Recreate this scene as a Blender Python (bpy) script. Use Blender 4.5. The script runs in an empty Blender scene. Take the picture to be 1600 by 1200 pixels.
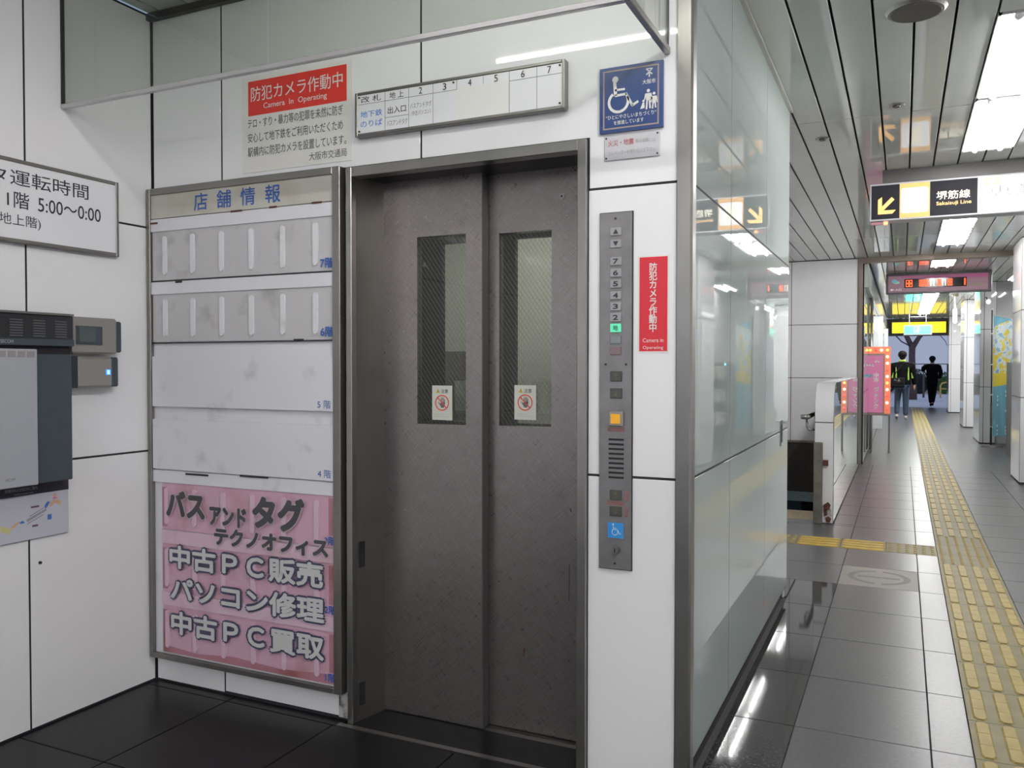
import bpy, math, random
from mathutils import Vector, Matrix
random.seed(4)
sc = bpy.context.scene
COL = sc.collection

# ------------------------------------------------------------------ camera
F_PX = 1305.1
YAW, PITCH, ROLL = 0.437500, -0.0209555, 0.00073176
EYE = Vector((0.0, 0.0, 1.38))
cy, sy = math.cos(YAW), math.sin(YAW)
fwd = Vector((-sy*math.cos(PITCH), cy*math.cos(PITCH), math.sin(PITCH)))
rgt = Vector((cy, sy, 0.0)); up = rgt.cross(fwd)
r2 = rgt*math.cos(ROLL) + up*math.sin(ROLL); u2 = -rgt*math.sin(ROLL) + up*math.cos(ROLL)
cam_data = bpy.data.cameras.new('camera'); cam = bpy.data.objects.new('camera', cam_data); COL.objects.link(cam)
M = Matrix((( r2.x, u2.x, -fwd.x, EYE.x), (r2.y, u2.y, -fwd.y, EYE.y), (r2.z, u2.z, -fwd.z, EYE.z), (0, 0, 0, 1)))
cam.matrix_world = M
cam_data.sensor_fit = 'HORIZONTAL'; cam_data.sensor_width = 36.0; cam_data.lens = 36.0*F_PX/1600.0
cam_data.clip_start = 0.05; cam_data.clip_end = 300
sc.camera = cam

# ------------------------------------------------------------------ sky (overcast dusk), exposure
w = bpy.data.worlds.new('dusk_sky'); sc.world = w; w.use_nodes = True
bg = w.node_tree.nodes['Background']
tc = w.node_tree.nodes.new('ShaderNodeTexCoord'); sp = w.node_tree.nodes.new('ShaderNodeSeparateXYZ')
rp = w.node_tree.nodes.new('ShaderNodeValToRGB')
w.node_tree.links.new(tc.outputs['Generated'], sp.inputs[0]); w.node_tree.links.new(sp.outputs['Z'], rp.inputs[0])
rp.color_ramp.elements[0].position = 0.0; rp.color_ramp.elements[0].color = (0.33, 0.38, 0.52, 1)
rp.color_ramp.elements[1].position = 0.6; rp.color_ramp.elements[1].color = (0.27, 0.33, 0.50, 1)
w.node_tree.links.new(rp.outputs[0], bg.inputs[0]); bg.inputs[1].default_value = 1.0
sc.view_settings.view_transform = 'Standard'; sc.view_settings.look = 'None'
sc.view_settings.gamma = 1.0; sc.view_settings.use_curve_mapping = False
sc.view_settings.exposure = 0.0
TUBE_POWER = 94.0
sc.cycles.max_bounces = 8; sc.cycles.diffuse_bounces = 4; sc.cycles.glossy_bounces = 5
sc.cycles.transparent_max_bounces = 12; sc.cycles.sample_clamp_indirect = 6.0
sc.cycles.caustics_reflective = False; sc.cycles.caustics_refractive = False

# ------------------------------------------------------------------ materials
MATS = {}
def mat(name, color=(0.5, 0.5, 0.5), rough=0.5, metal=0.0, spec=0.5, emit=None, estr=0.0, noise=None, bump=None, coat=0.0):
    """noise=(scale, amount, detail) darkens/lightens; bump=(scale, strength, distance)"""
    m = bpy.data.materials.new(name); m.use_nodes = True; nt = m.node_tree; b = nt.nodes['Principled BSDF']
    b.inputs['Base Color'].default_value = (*color, 1); b.inputs['Roughness'].default_value = rough
    b.inputs['Metallic'].default_value = metal; b.inputs['Specular IOR Level'].default_value = spec
    b.inputs['Coat Weight'].default_value = coat; b.inputs['Coat Roughness'].default_value = 0.03
    if emit is not None:
        b.inputs['Emission Color'].default_value = (*emit, 1); b.inputs['Emission Strength'].default_value = estr
    t = nt.nodes.new('ShaderNodeTexCoord')
    if noise:
        n = nt.nodes.new('ShaderNodeTexNoise'); n.inputs['Scale'].default_value = noise[0]; n.inputs['Detail'].default_value = noise[2] if len(noise) > 2 else 4
        nt.links.new(t.outputs['Object'], n.inputs['Vector'])
        r = nt.nodes.new('ShaderNodeMapRange'); r.inputs['From Min'].default_value = 0.3; r.inputs['From Max'].default_value = 0.7
        r.inputs['To Min'].default_value = 1-noise[1]; r.inputs['To Max'].default_value = 1+noise[1]
        nt.links.new(n.outputs[0], r.inputs['Value'])
        mx = nt.nodes.new('ShaderNodeMix'); mx.data_type = 'RGBA'; mx.blend_type = 'MULTIPLY'; mx.inputs[0].default_value = 1
        mx.inputs[6].default_value = (*color, 1); nt.links.new(r.outputs[0], mx.inputs[7]); nt.links.new(mx.outputs[2], b.inputs['Base Color'])
    if bump:
        n2 = nt.nodes.new('ShaderNodeTexNoise'); n2.inputs['Scale'].default_value = bump[0]; n2.inputs['Detail'].default_value = 2
        nt.links.new(t.outputs['Object'], n2.inputs['Vector'])
        bp = nt.nodes.new('ShaderNodeBump'); bp.inputs['Strength'].default_value = bump[1]; bp.inputs['Distance'].default_value = bump[2]
        nt.links.new(n2.outputs[0], bp.inputs['Height']); nt.links.new(bp.outputs[0], b.inputs['Normal'])
    MATS[name] = m
    return m
def mapped_noise(nt, rot, scl, scale, src='Object', detail=3):
    t = nt.nodes.new('ShaderNodeTexCoord'); a = nt.nodes.new('ShaderNodeMapping'); a.inputs['Rotation'].default_value = rot
    b = nt.nodes.new('ShaderNodeMapping'); b.inputs['Scale'].default_value = scl
    n = nt.nodes.new('ShaderNodeTexNoise'); n.inputs['Scale'].default_value = scale; n.inputs['Detail'].default_value = detail
    nt.links.new(t.outputs[src], a.inputs[0]); nt.links.new(a.outputs[0], b.inputs[0]); nt.links.new(b.outputs[0], n.inputs['Vector'])
    return n
def math_node(nt, op, a, b=None):
    n = nt.nodes.new('ShaderNodeMath'); n.operation = op
    for i, x in enumerate((a, b)):
        if x is None: continue
        if hasattr(x, 'links') or hasattr(x, 'is_linked'): nt.links.new(x, n.inputs[i])
        else: n.inputs[i].default_value = x
    return n.outputs[0]

tile = mat('glazed_white_tile', (0.80, 0.80, 0.815), 0.03, spec=0.5, noise=(1.3, 0.02), bump=(0.8, 0.02, 0.01))
gtile = mat('glass_faced_tile', (0.42, 0.475, 0.47), 0.0, spec=0.5)
gtile.node_tree.nodes['Principled BSDF'].inputs['IOR'].default_value = 2.0
joint = mat('dark_joint', (0.012, 0.012, 0.016), 0.8)
joint_f = mat('floor_joint', (0.03, 0.03, 0.032), 0.8)
steel = mat('brushed_steel', (0.30, 0.29, 0.275), 0.30, 0.95, noise=(6, 0.08))
steel_d = mat('dull_steel', (0.25, 0.24, 0.225), 0.38, 0.9, noise=(4, 0.1))
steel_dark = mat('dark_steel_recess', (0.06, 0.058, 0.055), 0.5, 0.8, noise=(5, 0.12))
trim_brown = mat('brown_grey_anodised_trim', (0.24, 0.20, 0.165), 0.4, 0.6)
plank_m = mat('enamel_ceiling_panel', (0.56, 0.58, 0.55), 0.05, spec=0.25, noise=(2.0, 0.03))
void = mat('ceiling_void', (0.10, 0.095, 0.085), 0.9)
granite = mat('polished_dark_granite', (0.042, 0.042, 0.042), 0.05, spec=0.5, noise=(90, 0.35, 6))
granite_n = mat('honed_dark_granite', (0.006, 0.0065, 0.007), 0.32, spec=0.2, noise=(70, 0.4, 6))
floor_t = mat('matt_grey_floor_tile', (0.070, 0.070, 0.073), 0.30, spec=0.5, noise=(60, 0.2, 8), bump=(160, 0.12, 0.001))
emblem_t = mat('beige_emblem_tile', (0.20, 0.18, 0.16), 0.5, noise=(80, 0.1))
emblem_g = mat('grey_floor_print', (0.095, 0.085, 0.085), 0.5, noise=(60, 0.1))
yellow_t = mat('worn_yellow_tactile', (0.175, 0.150, 0.075), 0.5, spec=0.3, noise=(9, 0.14, 6))
yellow_b = mat('yellow_tactile_bar', (0.32, 0.245, 0.080), 0.48, spec=0.3, noise=(12, 0.15, 6))
yellow_c = mat('bright_yellow_tactile', (0.46, 0.32, 0.05), 0.35, noise=(12, 0.12, 6))
yellow_d = mat('dull_yellow_tactile_base', (0.20, 0.135, 0.03), 0.45, noise=(12, 0.15, 6))
white_p = mat('white_print_plate', (0.78, 0.78, 0.81), 0.3)
paper = mat('cream_paper', (0.74, 0.725, 0.69), 0.55, noise=(5, 0.05))
white_ink = mat('white_ink', (0.80, 0.80, 0.78), 0.5)
black_ink = mat('black_ink', (0.025, 0.025, 0.035), 0.5)
grey_ink = mat('grey_ink', (0.12, 0.12, 0.13), 0.5)
faded_ink = mat('faded_ink', (0.33, 0.32, 0.33), 0.5)
blue_ink = mat('blue_ink', (0.03, 0.10, 0.36), 0.5)
lblue_ink = mat('light_blue_ink', (0.06, 0.23, 0.62), 0.5)
red_ink = mat('red_ink', (0.70, 0.045, 0.035), 0.4)
crimson = mat('crimson_ink', (0.60, 0.02, 0.035), 0.35)
navy = mat('navy_plate', (0.020, 0.048, 0.165), 0.3)
pictowhite = mat('pictogram_cream', (0.66, 0.65, 0.62), 0.4)
bronze = mat('bronze_line', (0.30, 0.24, 0.22), 0.45)
black_pl = mat('black_plastic', (0.018, 0.02, 0.022), 0.35)
slate = mat('slate_plastic', (0.040, 0.055, 0.066), 0.4)
silver = mat('silver_plastic', (0.28, 0.265, 0.25), 0.35, 0.3)
lgrey = mat('light_grey_plastic', (0.36, 0.375, 0.405), 0.4)
lcd = mat('lcd_glass', (0.07, 0.09, 0.09), 0.12)
rubber = mat('rubber', (0.02, 0.02, 0.02), 0.7)
rust = mat('rust', (0.10, 0.035, 0.025), 0.8, noise=(30, 0.4))
green_post = mat('worn_green_grey_paint', (0.125, 0.12, 0.10), 0.5, noise=(12, 0.25))
black_gap = mat('black_slot', (0.006, 0.006, 0.008), 0.8)
well_dark = mat('well_dark_brown', (0.045, 0.040, 0.034), 0.8, noise=(40, 0.2))
well_teal = mat('well_teal', (0.22, 0.30, 0.32), 0.5)
well_teal2 = mat('well_dark_teal', (0.055, 0.10, 0.11), 0.6)
beige_step = mat('beige_step', (0.55, 0.44, 0.28), 0.6, noise=(50, 0.25))
amber = mat('amber_button', (0.60, 0.30, 0.02), 0.4, emit=(0.9, 0.42, 0.02), estr=0.25)
green_l = mat('green_lit_window', (0.1, 0.5, 0.3), 0.4, emit=(0.10, 0.62, 0.36), estr=0.6)
sky_blue = mat('sky_blue_label', (0.03, 0.25, 0.62), 0.4)
btn_dark = mat('dark_olive_button', (0.05, 0.052, 0.042), 0.35)
redbrown = mat('faded_red_label', (0.20, 0.10, 0.09), 0.6, noise=(90, 0.2))
car_wall = mat('lift_car_wall', (0.43, 0.43, 0.405), 0.5, noise=(3, 0.05))
frame_white = mat('white_aluminium', (0.45, 0.45, 0.47), 0.35, 0.2)
box_dark = mat('dark_grey_housing', (0.085, 0.08, 0.08), 0.45, 0.3)
skin_m = mat('skin', (0.42, 0.26, 0.19), 0.6)
hair_m = mat('black_hair', (0.005, 0.004, 0.004), 0.8, spec=0.1)
jacket_m = mat('black_jacket', (0.004, 0.004, 0.005), 0.9, spec=0.08)
lime_m = mat('lime_trim', (0.32, 0.55, 0.05), 0.6)
jeans_m = mat('blue_jeans', (0.022, 0.040, 0.072), 0.8, noise=(6, 0.2))
blackcloth = mat('black_cloth', (0.003, 0.003, 0.004), 0.9, spec=0.08)
shoe_m = mat('white_shoe', (0.6, 0.58, 0.58), 0.5)
bag_m = mat('black_nylon', (0.006, 0.005, 0.006), 0.7, spec=0.15)
bark = mat('bark', (0.15, 0.10, 0.095), 0.9, noise=(10, 0.3), bump=(15, 0.4, 0.03))
leaf_m = mat('leaf', (0.03, 0.06, 0.035), 0.7)
bush_m = mat('bush', (0.10, 0.20, 0.06), 0.8)
bush_d = mat('dark_bush', (0.035, 0.05, 0.045), 0.8)
pave = mat('pale_pavement', (0.78, 0.78, 0.80), 0.8, noise=(2, 0.08))
road = mat('asphalt', (0.30, 0.22, 0.20), 0.9, noise=(3, 0.1))
tube_m = mat('fluorescent_tube', (0.9, 0.9, 0.9), 0.4, emit=(1.0, 0.985, 0.97), estr=TUBE_POWER)
batten_m = mat('batten_tube', (0.9, 0.9, 0.9), 0.4, emit=(1.0, 0.98, 0.97), estr=TUBE_POWER*0.9)
refl_m = mat('white_reflector', (0.85, 0.85, 0.85), 0.35)
s_black = mat('backlit_black', (0.008, 0.008, 0.010), 0.6, spec=0.2, emit=(0.02, 0.02, 0.03), estr=0.5)
s_white = mat('backlit_white', (0.6, 0.6, 0.6), 0.4, emit=(1.0, 0.97, 1.0), estr=0.95)
s_orange = mat('backlit_orange', (0.5, 0.28, 0.08), 0.5, emit=(1.0, 0.50, 0.15), estr=0.75)
s_cream = mat('backlit_cream', (0.9, 0.85, 0.7), 0.3, emit=(1.0, 0.90, 0.66), estr=0.9)
s_arrow = mat('backlit_amber', (0.9, 0.5, 0.15), 0.3, emit=(1.0, 0.56, 0.16), estr=1.0)
s_yellow = mat('backlit_yellow', (0.9, 0.7, 0.02), 0.4, emit=(1.0, 0.74, 0.01), estr=0.95)
s_green = mat('backlit_green', (0.1, 0.7, 0.5), 0.4, emit=(0.05, 0.72, 0.50), estr=0.95)
led_red = mat('led_red', (0.3, 0.02, 0.01), 0.4, emit=(1.0, 0.10, 0.015), estr=1.8)
led_white = mat('led_white', (0.6, 0.5, 0.45), 0.4, emit=(1.0, 0.85, 0.7), estr=1.1)
led_black = mat('led_window_black', (0.012, 0.012, 0.014), 0.15)
pink_panel = mat('pink_sign_face', (0.13, 0.075, 0.095), 0.5, emit=(0.5, 0.27, 0.36), estr=0.22)
pink_hot = mat('magenta_sign_face', (0.22, 0.07, 0.13), 0.5, emit=(0.62, 0.19, 0.36), estr=0.55)
purple_fr = mat('purple_grey_frame', (0.07, 0.055, 0.068), 0.4)
logo_blue = mat('logo_teal', (0.10, 0.30, 0.38), 0.5, emit=(0.08, 0.3, 0.38), estr=0.3)
logo_green = mat('logo_green', (0.2, 0.38, 0.25), 0.5, emit=(0.2, 0.35, 0.25), estr=0.25)
bulb_w = mat('lit_white_bulb', (0.9, 0.8, 0.7), 0.3, emit=(1.0, 0.80, 0.55), estr=4.0)
bulb_y = mat('lit_yellow_bulb', (0.9, 0.6, 0.2), 0.3, emit=(1.0, 0.52, 0.08), estr=2.4)
bulb_r = mat('red_bulb', (0.8, 0.1, 0.08), 0.3, emit=(1.0, 0.10, 0.06), estr=0.9)
orange_fr = mat('orange_lamp_frame', (0.55, 0.15, 0.09), 0.45, emit=(1.0, 0.28, 0.15), estr=0.5)
cream_fr = mat('cream_box', (0.36, 0.29, 0.25), 0.5)
blue_led = mat('blue_led', (0.05, 0.2, 0.9), 0.4, emit=(0.06, 0.28, 1.0), estr=0.7)
cyan_led = mat('cyan_led', (0.1, 0.6, 0.8), 0.4, emit=(0.3, 0.9, 1.0), estr=2.0)
lamp_w = mat('white_lamp_glass', (0.9, 0.9, 0.9), 0.4, emit=(0.95, 0.97, 1.0), estr=1.4)
orange_l = mat('orange_reflection', (0.9, 0.4, 0.2), 0.4, emit=(1.0, 0.45, 0.2), estr=1.0)
pink_strip = mat('pink_strip', (0.45, 0.22, 0.24), 0.5)
yellow_rail = mat('yellow_painted_tube', (0.85, 0.55, 0.14), 0.5)
rail_m = mat('bright_rail', (0.52, 0.51, 0.51), 0.22, 0.6)
map_paper = mat('map_paper', (0.50, 0.51, 0.58), 0.4)
map_c1 = mat('map_orange', (0.62, 0.36, 0.25), 0.5)
map_c2 = mat('map_yellow', (0.55, 0.50, 0.25), 0.5)
map_c3 = mat('map_blue', (0.05, 0.15, 0.42), 0.5)
map_c4 = mat('map_pink', (0.7, 0.15, 0.35), 0.5)
map_c5 = mat('map_grey', (0.28, 0.28, 0.30), 0.5)
map_c6 = mat('map_maroon', (0.14, 0.08, 0.10), 0.5)

# steel door sheet with crossed diagonal hairlines
def hatch_steel(name, base, rough):
    m = mat(name, base, rough, 0.85); nt = m.node_tree; b = nt.nodes['Principled BSDF']
    outs = []
    for ang in (0.80, -0.80):
        outs.append(mapped_noise(nt, (0, ang, 0), (60, 20, 5.0), 3.0, detail=1.5).outputs[0])
    s = math_node(nt, 'ADD', outs[0], outs[1])
    big = mapped_noise(nt, (0, 0, 0), (1, 1, 1), 1.6).outputs[0]
    fade = mapped_noise(nt, (0, 0, 0), (0.7, 0.7, 1.0), 2.4).outputs[0]
    r = nt.nodes.new('ShaderNodeMapRange'); r.inputs['From Min'].default_value = 0.72; r.inputs['From Max'].default_value = 1.28
    r.inputs['To Min'].default_value = 0.88; r.inputs['To Max'].default_value = 1.13; nt.links.new(s, r.inputs['Value'])
    r2_ = nt.nodes.new('ShaderNodeMapRange'); r2_.inputs['From Min'].default_value = 0.3; r2_.inputs['From Max'].default_value = 0.7
    r2_.inputs['To Min'].default_value = 0.90; r2_.inputs['To Max'].default_value = 1.10; nt.links.new(big, r2_.inputs['Value'])
    k = math_node(nt, 'MULTIPLY', r.outputs[0], r2_.outputs[0])
    mx = nt.nodes.new('ShaderNodeMix'); mx.data_type = 'RGBA'; mx.blend_type = 'MULTIPLY'; mx.inputs[0].default_value = 1
    mx.inputs[6].default_value = (*base, 1); nt.links.new(k, mx.inputs[7]); nt.links.new(mx.outputs[2], b.inputs['Base Color'])
    rr = nt.nodes.new('ShaderNodeMapRange'); rr.inputs['From Min'].default_value = 0.7; rr.inputs['From Max'].default_value = 1.3
    rr.inputs['To Min'].default_value = rough-0.03; rr.inputs['To Max'].default_value = rough+0.03; nt.links.new(s, rr.inputs['Value'])
    nt.links.new(rr.outputs[0], b.inputs['Roughness'])
    bp = nt.nodes.new('ShaderNodeBump'); bp.inputs['Strength'].default_value = 0.01; bp.inputs['Distance'].default_value = 0.0003
    nt.links.new(s, bp.inputs['Height']); nt.links.new(bp.outputs[0], b.inputs['Normal'])
    return m
door_steel = hatch_steel('crosshatched_door_steel', (0.255, 0.232, 0.228), 0.30)
edge_steel = mat('leaf_edge_steel', (0.10, 0.098, 0.092), 0.45, 0.4)
op_steel = mat('worn_panel_steel', (0.24, 0.23, 0.235), 0.38, 0.7, noise=(14, 0.12))

def dirty(name, base, dirt, scale=9.0, lo=0.56, hi=0.72, rough=0.45, streak=(1, 1, 1)):
    m = mat(name, base, rough); nt = m.node_tree; b = nt.nodes['Principled BSDF']
    n = mapped_noise(nt, (0, 0, 0), streak, scale, detail=8)
    r = nt.nodes.new('ShaderNodeMapRange'); r.inputs['From Min'].default_value = lo; r.inputs['From Max'].default_value = hi
    nt.links.new(n.outputs[0], r.inputs['Value'])
    mx = nt.nodes.new('ShaderNodeMix'); mx.data_type = 'RGBA'; mx.inputs[6].default_value = (*base, 1); mx.inputs[7].default_value = (*dirt, 1)
    nt.links.new(r.outputs[0], mx.inputs[0]); nt.links.new(mx.outputs[2], b.inputs['Base Color'])
    return m
plate_w = dirty('dirty_white_enamel', (0.70, 0.70, 0.74), (0.30, 0.27, 0.25), 7, 0.60, 0.95)
plate_g = dirty('dirty_grey_enamel', (0.52, 0.51, 0.52), (0.16, 0.14, 0.13), 8, 0.56, 0.95)
plate_c = dirty('yellowed_header_enamel', (0.50, 0.49, 0.43), (0.42, 0.36, 0.26), 6, 0.5, 0.8)
pink_film = dirty('stained_pink_film', (0.59, 0.365, 0.46), (0.36, 0.15, 0.14), 5, 0.52, 0.85)
pink_light = dirty('pale_pink_film', (0.64, 0.46, 0.55), (0.42, 0.2, 0.2), 5, 0.55, 0.95)
pink_dark = dirty('stained_dark_pink_film', (0.42, 0.19, 0.24), (0.22, 0.07, 0.05), 6, 0.50, 0.80)
dirt_w = dirty('scuffed_white', (0.45, 0.44, 0.43), (0.10, 0.09, 0.08), 20, 0.5, 0.62)

def thin_glass(name, tint, gloss=1.0, rough=0.0):
    m = bpy.data.materials.new(name); m.use_nodes = True; nt = m.node_tree; nt.nodes.clear()
    o = nt.nodes.new('ShaderNodeOutputMaterial'); mix = nt.nodes.new('ShaderNodeMixShader')
    tr = nt.nodes.new('ShaderNodeBsdfTransparent'); tr.inputs[0].default_value = (*tint, 1)
    gl = nt.nodes.new('ShaderNodeBsdfGlossy'); gl.inputs['Roughness'].default_value = rough
    lw = nt.nodes.new('ShaderNodeLayerWeight'); lw.inputs[0].default_value = 0.5
    pw = math_node(nt, 'POWER', lw.outputs['Facing'], 5.0)
    nt.links.new(math_node(nt, 'ADD', math_node(nt, 'MULTIPLY', pw, 0.9*gloss), 0.035*gloss), mix.inputs[0])
    nt.links.new(tr.outputs[0], mix.inputs[1]); nt.links.new(gl.outputs[0], mix.inputs[2]); nt.links.new(mix.outputs[0], o.inputs[0])
    return m
smoke_glass = thin_glass('green_tinted_glass', (0.85, 0.87, 0.84))
def wired_glass():
    m = thin_glass('wired_glass', (0.74, 0.76, 0.72)); nt = m.node_tree
    out = [n for n in nt.nodes if n.type == 'OUTPUT_MATERIAL'][0]; sh = out.inputs[0].links[0].from_node
    t = nt.nodes.new('ShaderNodeTexCoord'); s = nt.nodes.new('ShaderNodeSeparateXYZ'); nt.links.new(t.outputs['Object'], s.inputs[0])
    x2 = math_node(nt, 'MULTIPLY', s.outputs['X'], 1.15)
    fs = []
    for sg in (1, -1):
        q = math_node(nt, 'ADD', x2, math_node(nt, 'MULTIPLY', s.outputs['Z'], 0.8*sg))
        f = math_node(nt, 'FRACT', math_node(nt, 'MULTIPLY', math_node(nt, 'ADD', q, 10), 50.0))
        fs.append(math_node(nt, 'MULTIPLY', math_node(nt, 'LESS_THAN', f, 0.09), 0.75 if sg > 0 else 0.22))
    fac = math_node(nt, 'MAXIMUM', fs[0], fs[1])
    d = nt.nodes.new('ShaderNodeBsdfPrincipled'); d.inputs['Base Color'].default_value = (0.25, 0.25, 0.23, 1); d.inputs['Metallic'].default_value = 0.6
    mx = nt.nodes.new('ShaderNodeMixShader'); nt.links.new(math_node(nt, 'MULTIPLY', fac, 0.7), mx.inputs[0])
    nt.links.new(sh.outputs[0], mx.inputs[1]); nt.links.new(d.outputs[0], mx.inputs[2]); nt.links.new(mx.outputs[0], out.inputs[0])
    return m
wired = wired_glass()

# far floor: joints by texture where the tiles are only a few pixels deep
def far_floor():
    m = mat('matt_grey_floor_far', (0.070, 0.070, 0.073), 0.30, spec=0.5); nt = m.node_tree; b = nt.nodes['Principled BSDF']
    t = nt.nodes.new('ShaderNodeTexCoord'); mp = nt.nodes.new('ShaderNodeMapping'); mp.inputs['Location'].default_value = (-0.105, -12.97, 0)
    br = nt.nodes.new('ShaderNodeTexBrick'); br.offset = 0; br.inputs['Scale'].default_value = 1
    br.inputs['Brick Width'].default_value = 0.47; br.inputs['Row Height'].default_value = 0.58; br.inputs['Mortar Size'].default_value = 0.004
    br.inputs['Color1'].default_value = (0.074, 0.073, 0.076, 1); br.inputs['Color2'].default_value = (0.068, 0.067, 0.070, 1); br.inputs['Mortar'].default_value = (0.02, 0.02, 0.02, 1)
    nt.links.new(t.outputs['Object'], mp.inputs[0]); nt.links.new(mp.outputs[0], br.inputs[0]); nt.links.new(br.outputs[0], b.inputs['Base Color'])
    return m
floor_far = far_floor()

# ------------------------------------------------------------------ mesh helpers
ORG = {}
def org(o):
    return ORG.get(o.name, Vector((0, 0, 0))) if o is not None else Vector((0, 0, 0))
class MB:
    def __init__(s): s.v = []; s.f = []
    def add(s, vs, fs):
        n = len(s.v); s.v += [tuple(p) for p in vs]; s.f += [tuple(i+n for i in f) for f in fs]; return s
    def box(s, x0, x1, y0, y1, z0, z1):
        return s.add([(x0,y0,z0),(x1,y0,z0),(x1,y1,z0),(x0,y1,z0),(x0,y0,z1),(x1,y0,z1),(x1,y1,z1),(x0,y1,z1)],
                     [(0,3,2,1),(4,5,6,7),(0,1,5,4),(1,2,6,5),(2,3,7,6),(3,0,4,7)])
    def bbox(s, x0, x1, y0, y1, z0, z1, b=0.004):
        """box with chamfered edges"""
        X = (x0, x0+b, x1-b, x1); Y = (y0, y0+b, y1-b, y1); Z = (z0, z0+b, z1-b, z1)
        vs = {}; L = []
        def v(i, j, k):
            key = (i, j, k)
            if key not in vs: vs[key] = len(L); L.append((X[i], Y[j], Z[k]))
            return vs[key]
        fs = []
        fs += [(v(0,1,1),v(0,1,2),v(0,2,2),v(0,2,1)), (v(3,1,1),v(3,2,1),v(3,2,2),v(3,1,2))]
        fs += [(v(1,0,1),v(2,0,1),v(2,0,2),v(1,0,2)), (v(1,3,1),v(1,3,2),v(2,3,2),v(2,3,1))]
        fs += [(v(1,1,0),v(1,2,0),v(2,2,0),v(2,1,0)), (v(1,1,3),v(2,1,3),v(2,2,3),v(1,2,3))]
        for zi, zo in ((1,0),(2,3)):
            fs += [(v(1,0,zi),v(2,0,zi),v(2,1,zo),v(1,1,zo)), (v(1,3,zi),v(2,3,zi),v(2,2,zo),v(1,2,zo)),
                   (v(0,1,zi),v(0,2,zi),v(1,2,zo),v(1,1,zo)), (v(3,1,zi),v(3,2,zi),v(2,2,zo),v(2,1,zo))]
        for xi, xo in ((1,0),(2,3)):
            for yi, yo in ((1,0),(2,3)):
                fs.append((v(xi,yo,1),v(xi,yo,2),v(xo,yi,2),v(xo,yi,1)))
                for zi, zo in ((1,0),(2,3)): fs.append((v(xi,yo,zi),v(xo,yi,zi),v(xi,yi,zo)))
        return s.add(L, fs)
    def prism(s, poly, a0, a1, axis='Y'):
        """poly in the plane across axis (uv order: Y->(x,z), X->(y,z), Z->(x,y))"""
        def P(u, v, a): return (u, a, v) if axis == 'Y' else ((a, u, v) if axis == 'X' else (u, v, a))
        n = len(poly)
        return s.add([P(u, v, a0) for u, v in poly] + [P(u, v, a1) for u, v in poly],
                     [tuple(range(n)), tuple(range(2*n-1, n-1, -1))] + [(i, i+n, (i+1) % n+n, (i+1) % n) for i in range(n)])
    def cyl(s, p0, p1, r0, r1=None, n=12, cap=True):
        return s.tube([p0, p1], [r0, r0 if r1 is None else r1], n, cap)
    def tube(s, pts, r, n=8, cap=True):
        pts = [Vector(p) for p in pts]; rs = r if isinstance(r, (list, tuple)) else [r]*len(pts)
        vs = []; u = None
        for i, p in enumerate(pts):
            d = (pts[min(i+1, len(pts)-1)] - pts[max(i-1, 0)]).normalized()
            if u is None: u = d.orthogonal().normalized()
            u = (u - d*u.dot(d)); u = u.normalized() if u.length > 1e-6 else d.orthogonal().normalized()
            q = d.cross(u)
            vs += [p + (u*math.cos(2*math.pi*k/n) + q*math.sin(2*math.pi*k/n))*rs[i] for k in range(n)]
        fs = [(i*n+k, i*n+(k+1) % n, (i+1)*n+(k+1) % n, (i+1)*n+k) for i in range(len(pts)-1) for k in range(n)]
        if cap: fs += [tuple(range(n-1, -1, -1)), tuple((len(pts)-1)*n+k for k in range(n))]
        return s.add(vs, fs)
    def ball(s, c, rx, ry=None, rz=None, n=12, m=8):
        ry = ry or rx; rz = rz or rx; vs = [(c[0], c[1], c[2]-rz)]
        for j in range(1, m):
            t = math.pi*j/m - math.pi/2
            for i in range(n):
                a = 2*math.pi*i/n; vs.append((c[0]+rx*math.cos(t)*math.cos(a), c[1]+ry*math.cos(t)*math.sin(a), c[2]+rz*math.sin(t)))
        vs.append((c[0], c[1], c[2]+rz)); L = len(vs)-1
        fs = [(0, 1+(i+1) % n, 1+i) for i in range(n)] + [(L, 1+(m-2)*n+i, 1+(m-2)*n+(i+1) % n) for i in range(n)]
        fs += [(1+j*n+i, 1+j*n+(i+1) % n, 1+(j+1)*n+(i+1) % n, 1+(j+1)*n+i) for j in range(m-2) for i in range(n)]
        return s.add(vs, fs)
    def build(s, name, m, parent=None, smooth=False, loc=None):
        o_ = Vector(loc) if loc is not None else org(parent)
        me = bpy.data.meshes.new(name); me.from_pydata([(x-o_.x, y-o_.y, z-o_.z) for x, y, z in s.v], [], s.f)
        me.materials.append(m); me.update()
        if smooth:
            for p in me.polygons: p.use_smooth = True
        return link(name, me, parent, o_)
def link(name, me, parent, o_):
    o = bpy.data.objects.new(name, me); COL.objects.link(o); ORG[o.name] = Vector(o_)
    if parent is not None: o.parent = parent; o.location = Vector(o_) - org(parent)
    else: o.location = o_
    return o
def tag(o, label=None, cat=None, group=None, kind=None):
    if label: o['label'] = label
    if cat: o['category'] = cat
    if group: o['group'] = group
    if kind: o['kind'] = kind
    return o
def thing(name, loc, label, cat, group=None, kind=None):
    o = bpy.data.objects.new(name, None); COL.objects.link(o); o.location = loc; o.empty_display_size = 0.05; ORG[o.name] = Vector(loc)
    return tag(o, label, cat, group, kind)
def box(name, m, parent, x0, x1, y0, y1, z0, z1, b=0.0):
    mb = MB(); (mb.bbox(x0, x1, y0, y1, z0, z1, b) if b else mb.box(x0, x1, y0, y1, z0, z1)); return mb.build(name, m, parent)
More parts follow.
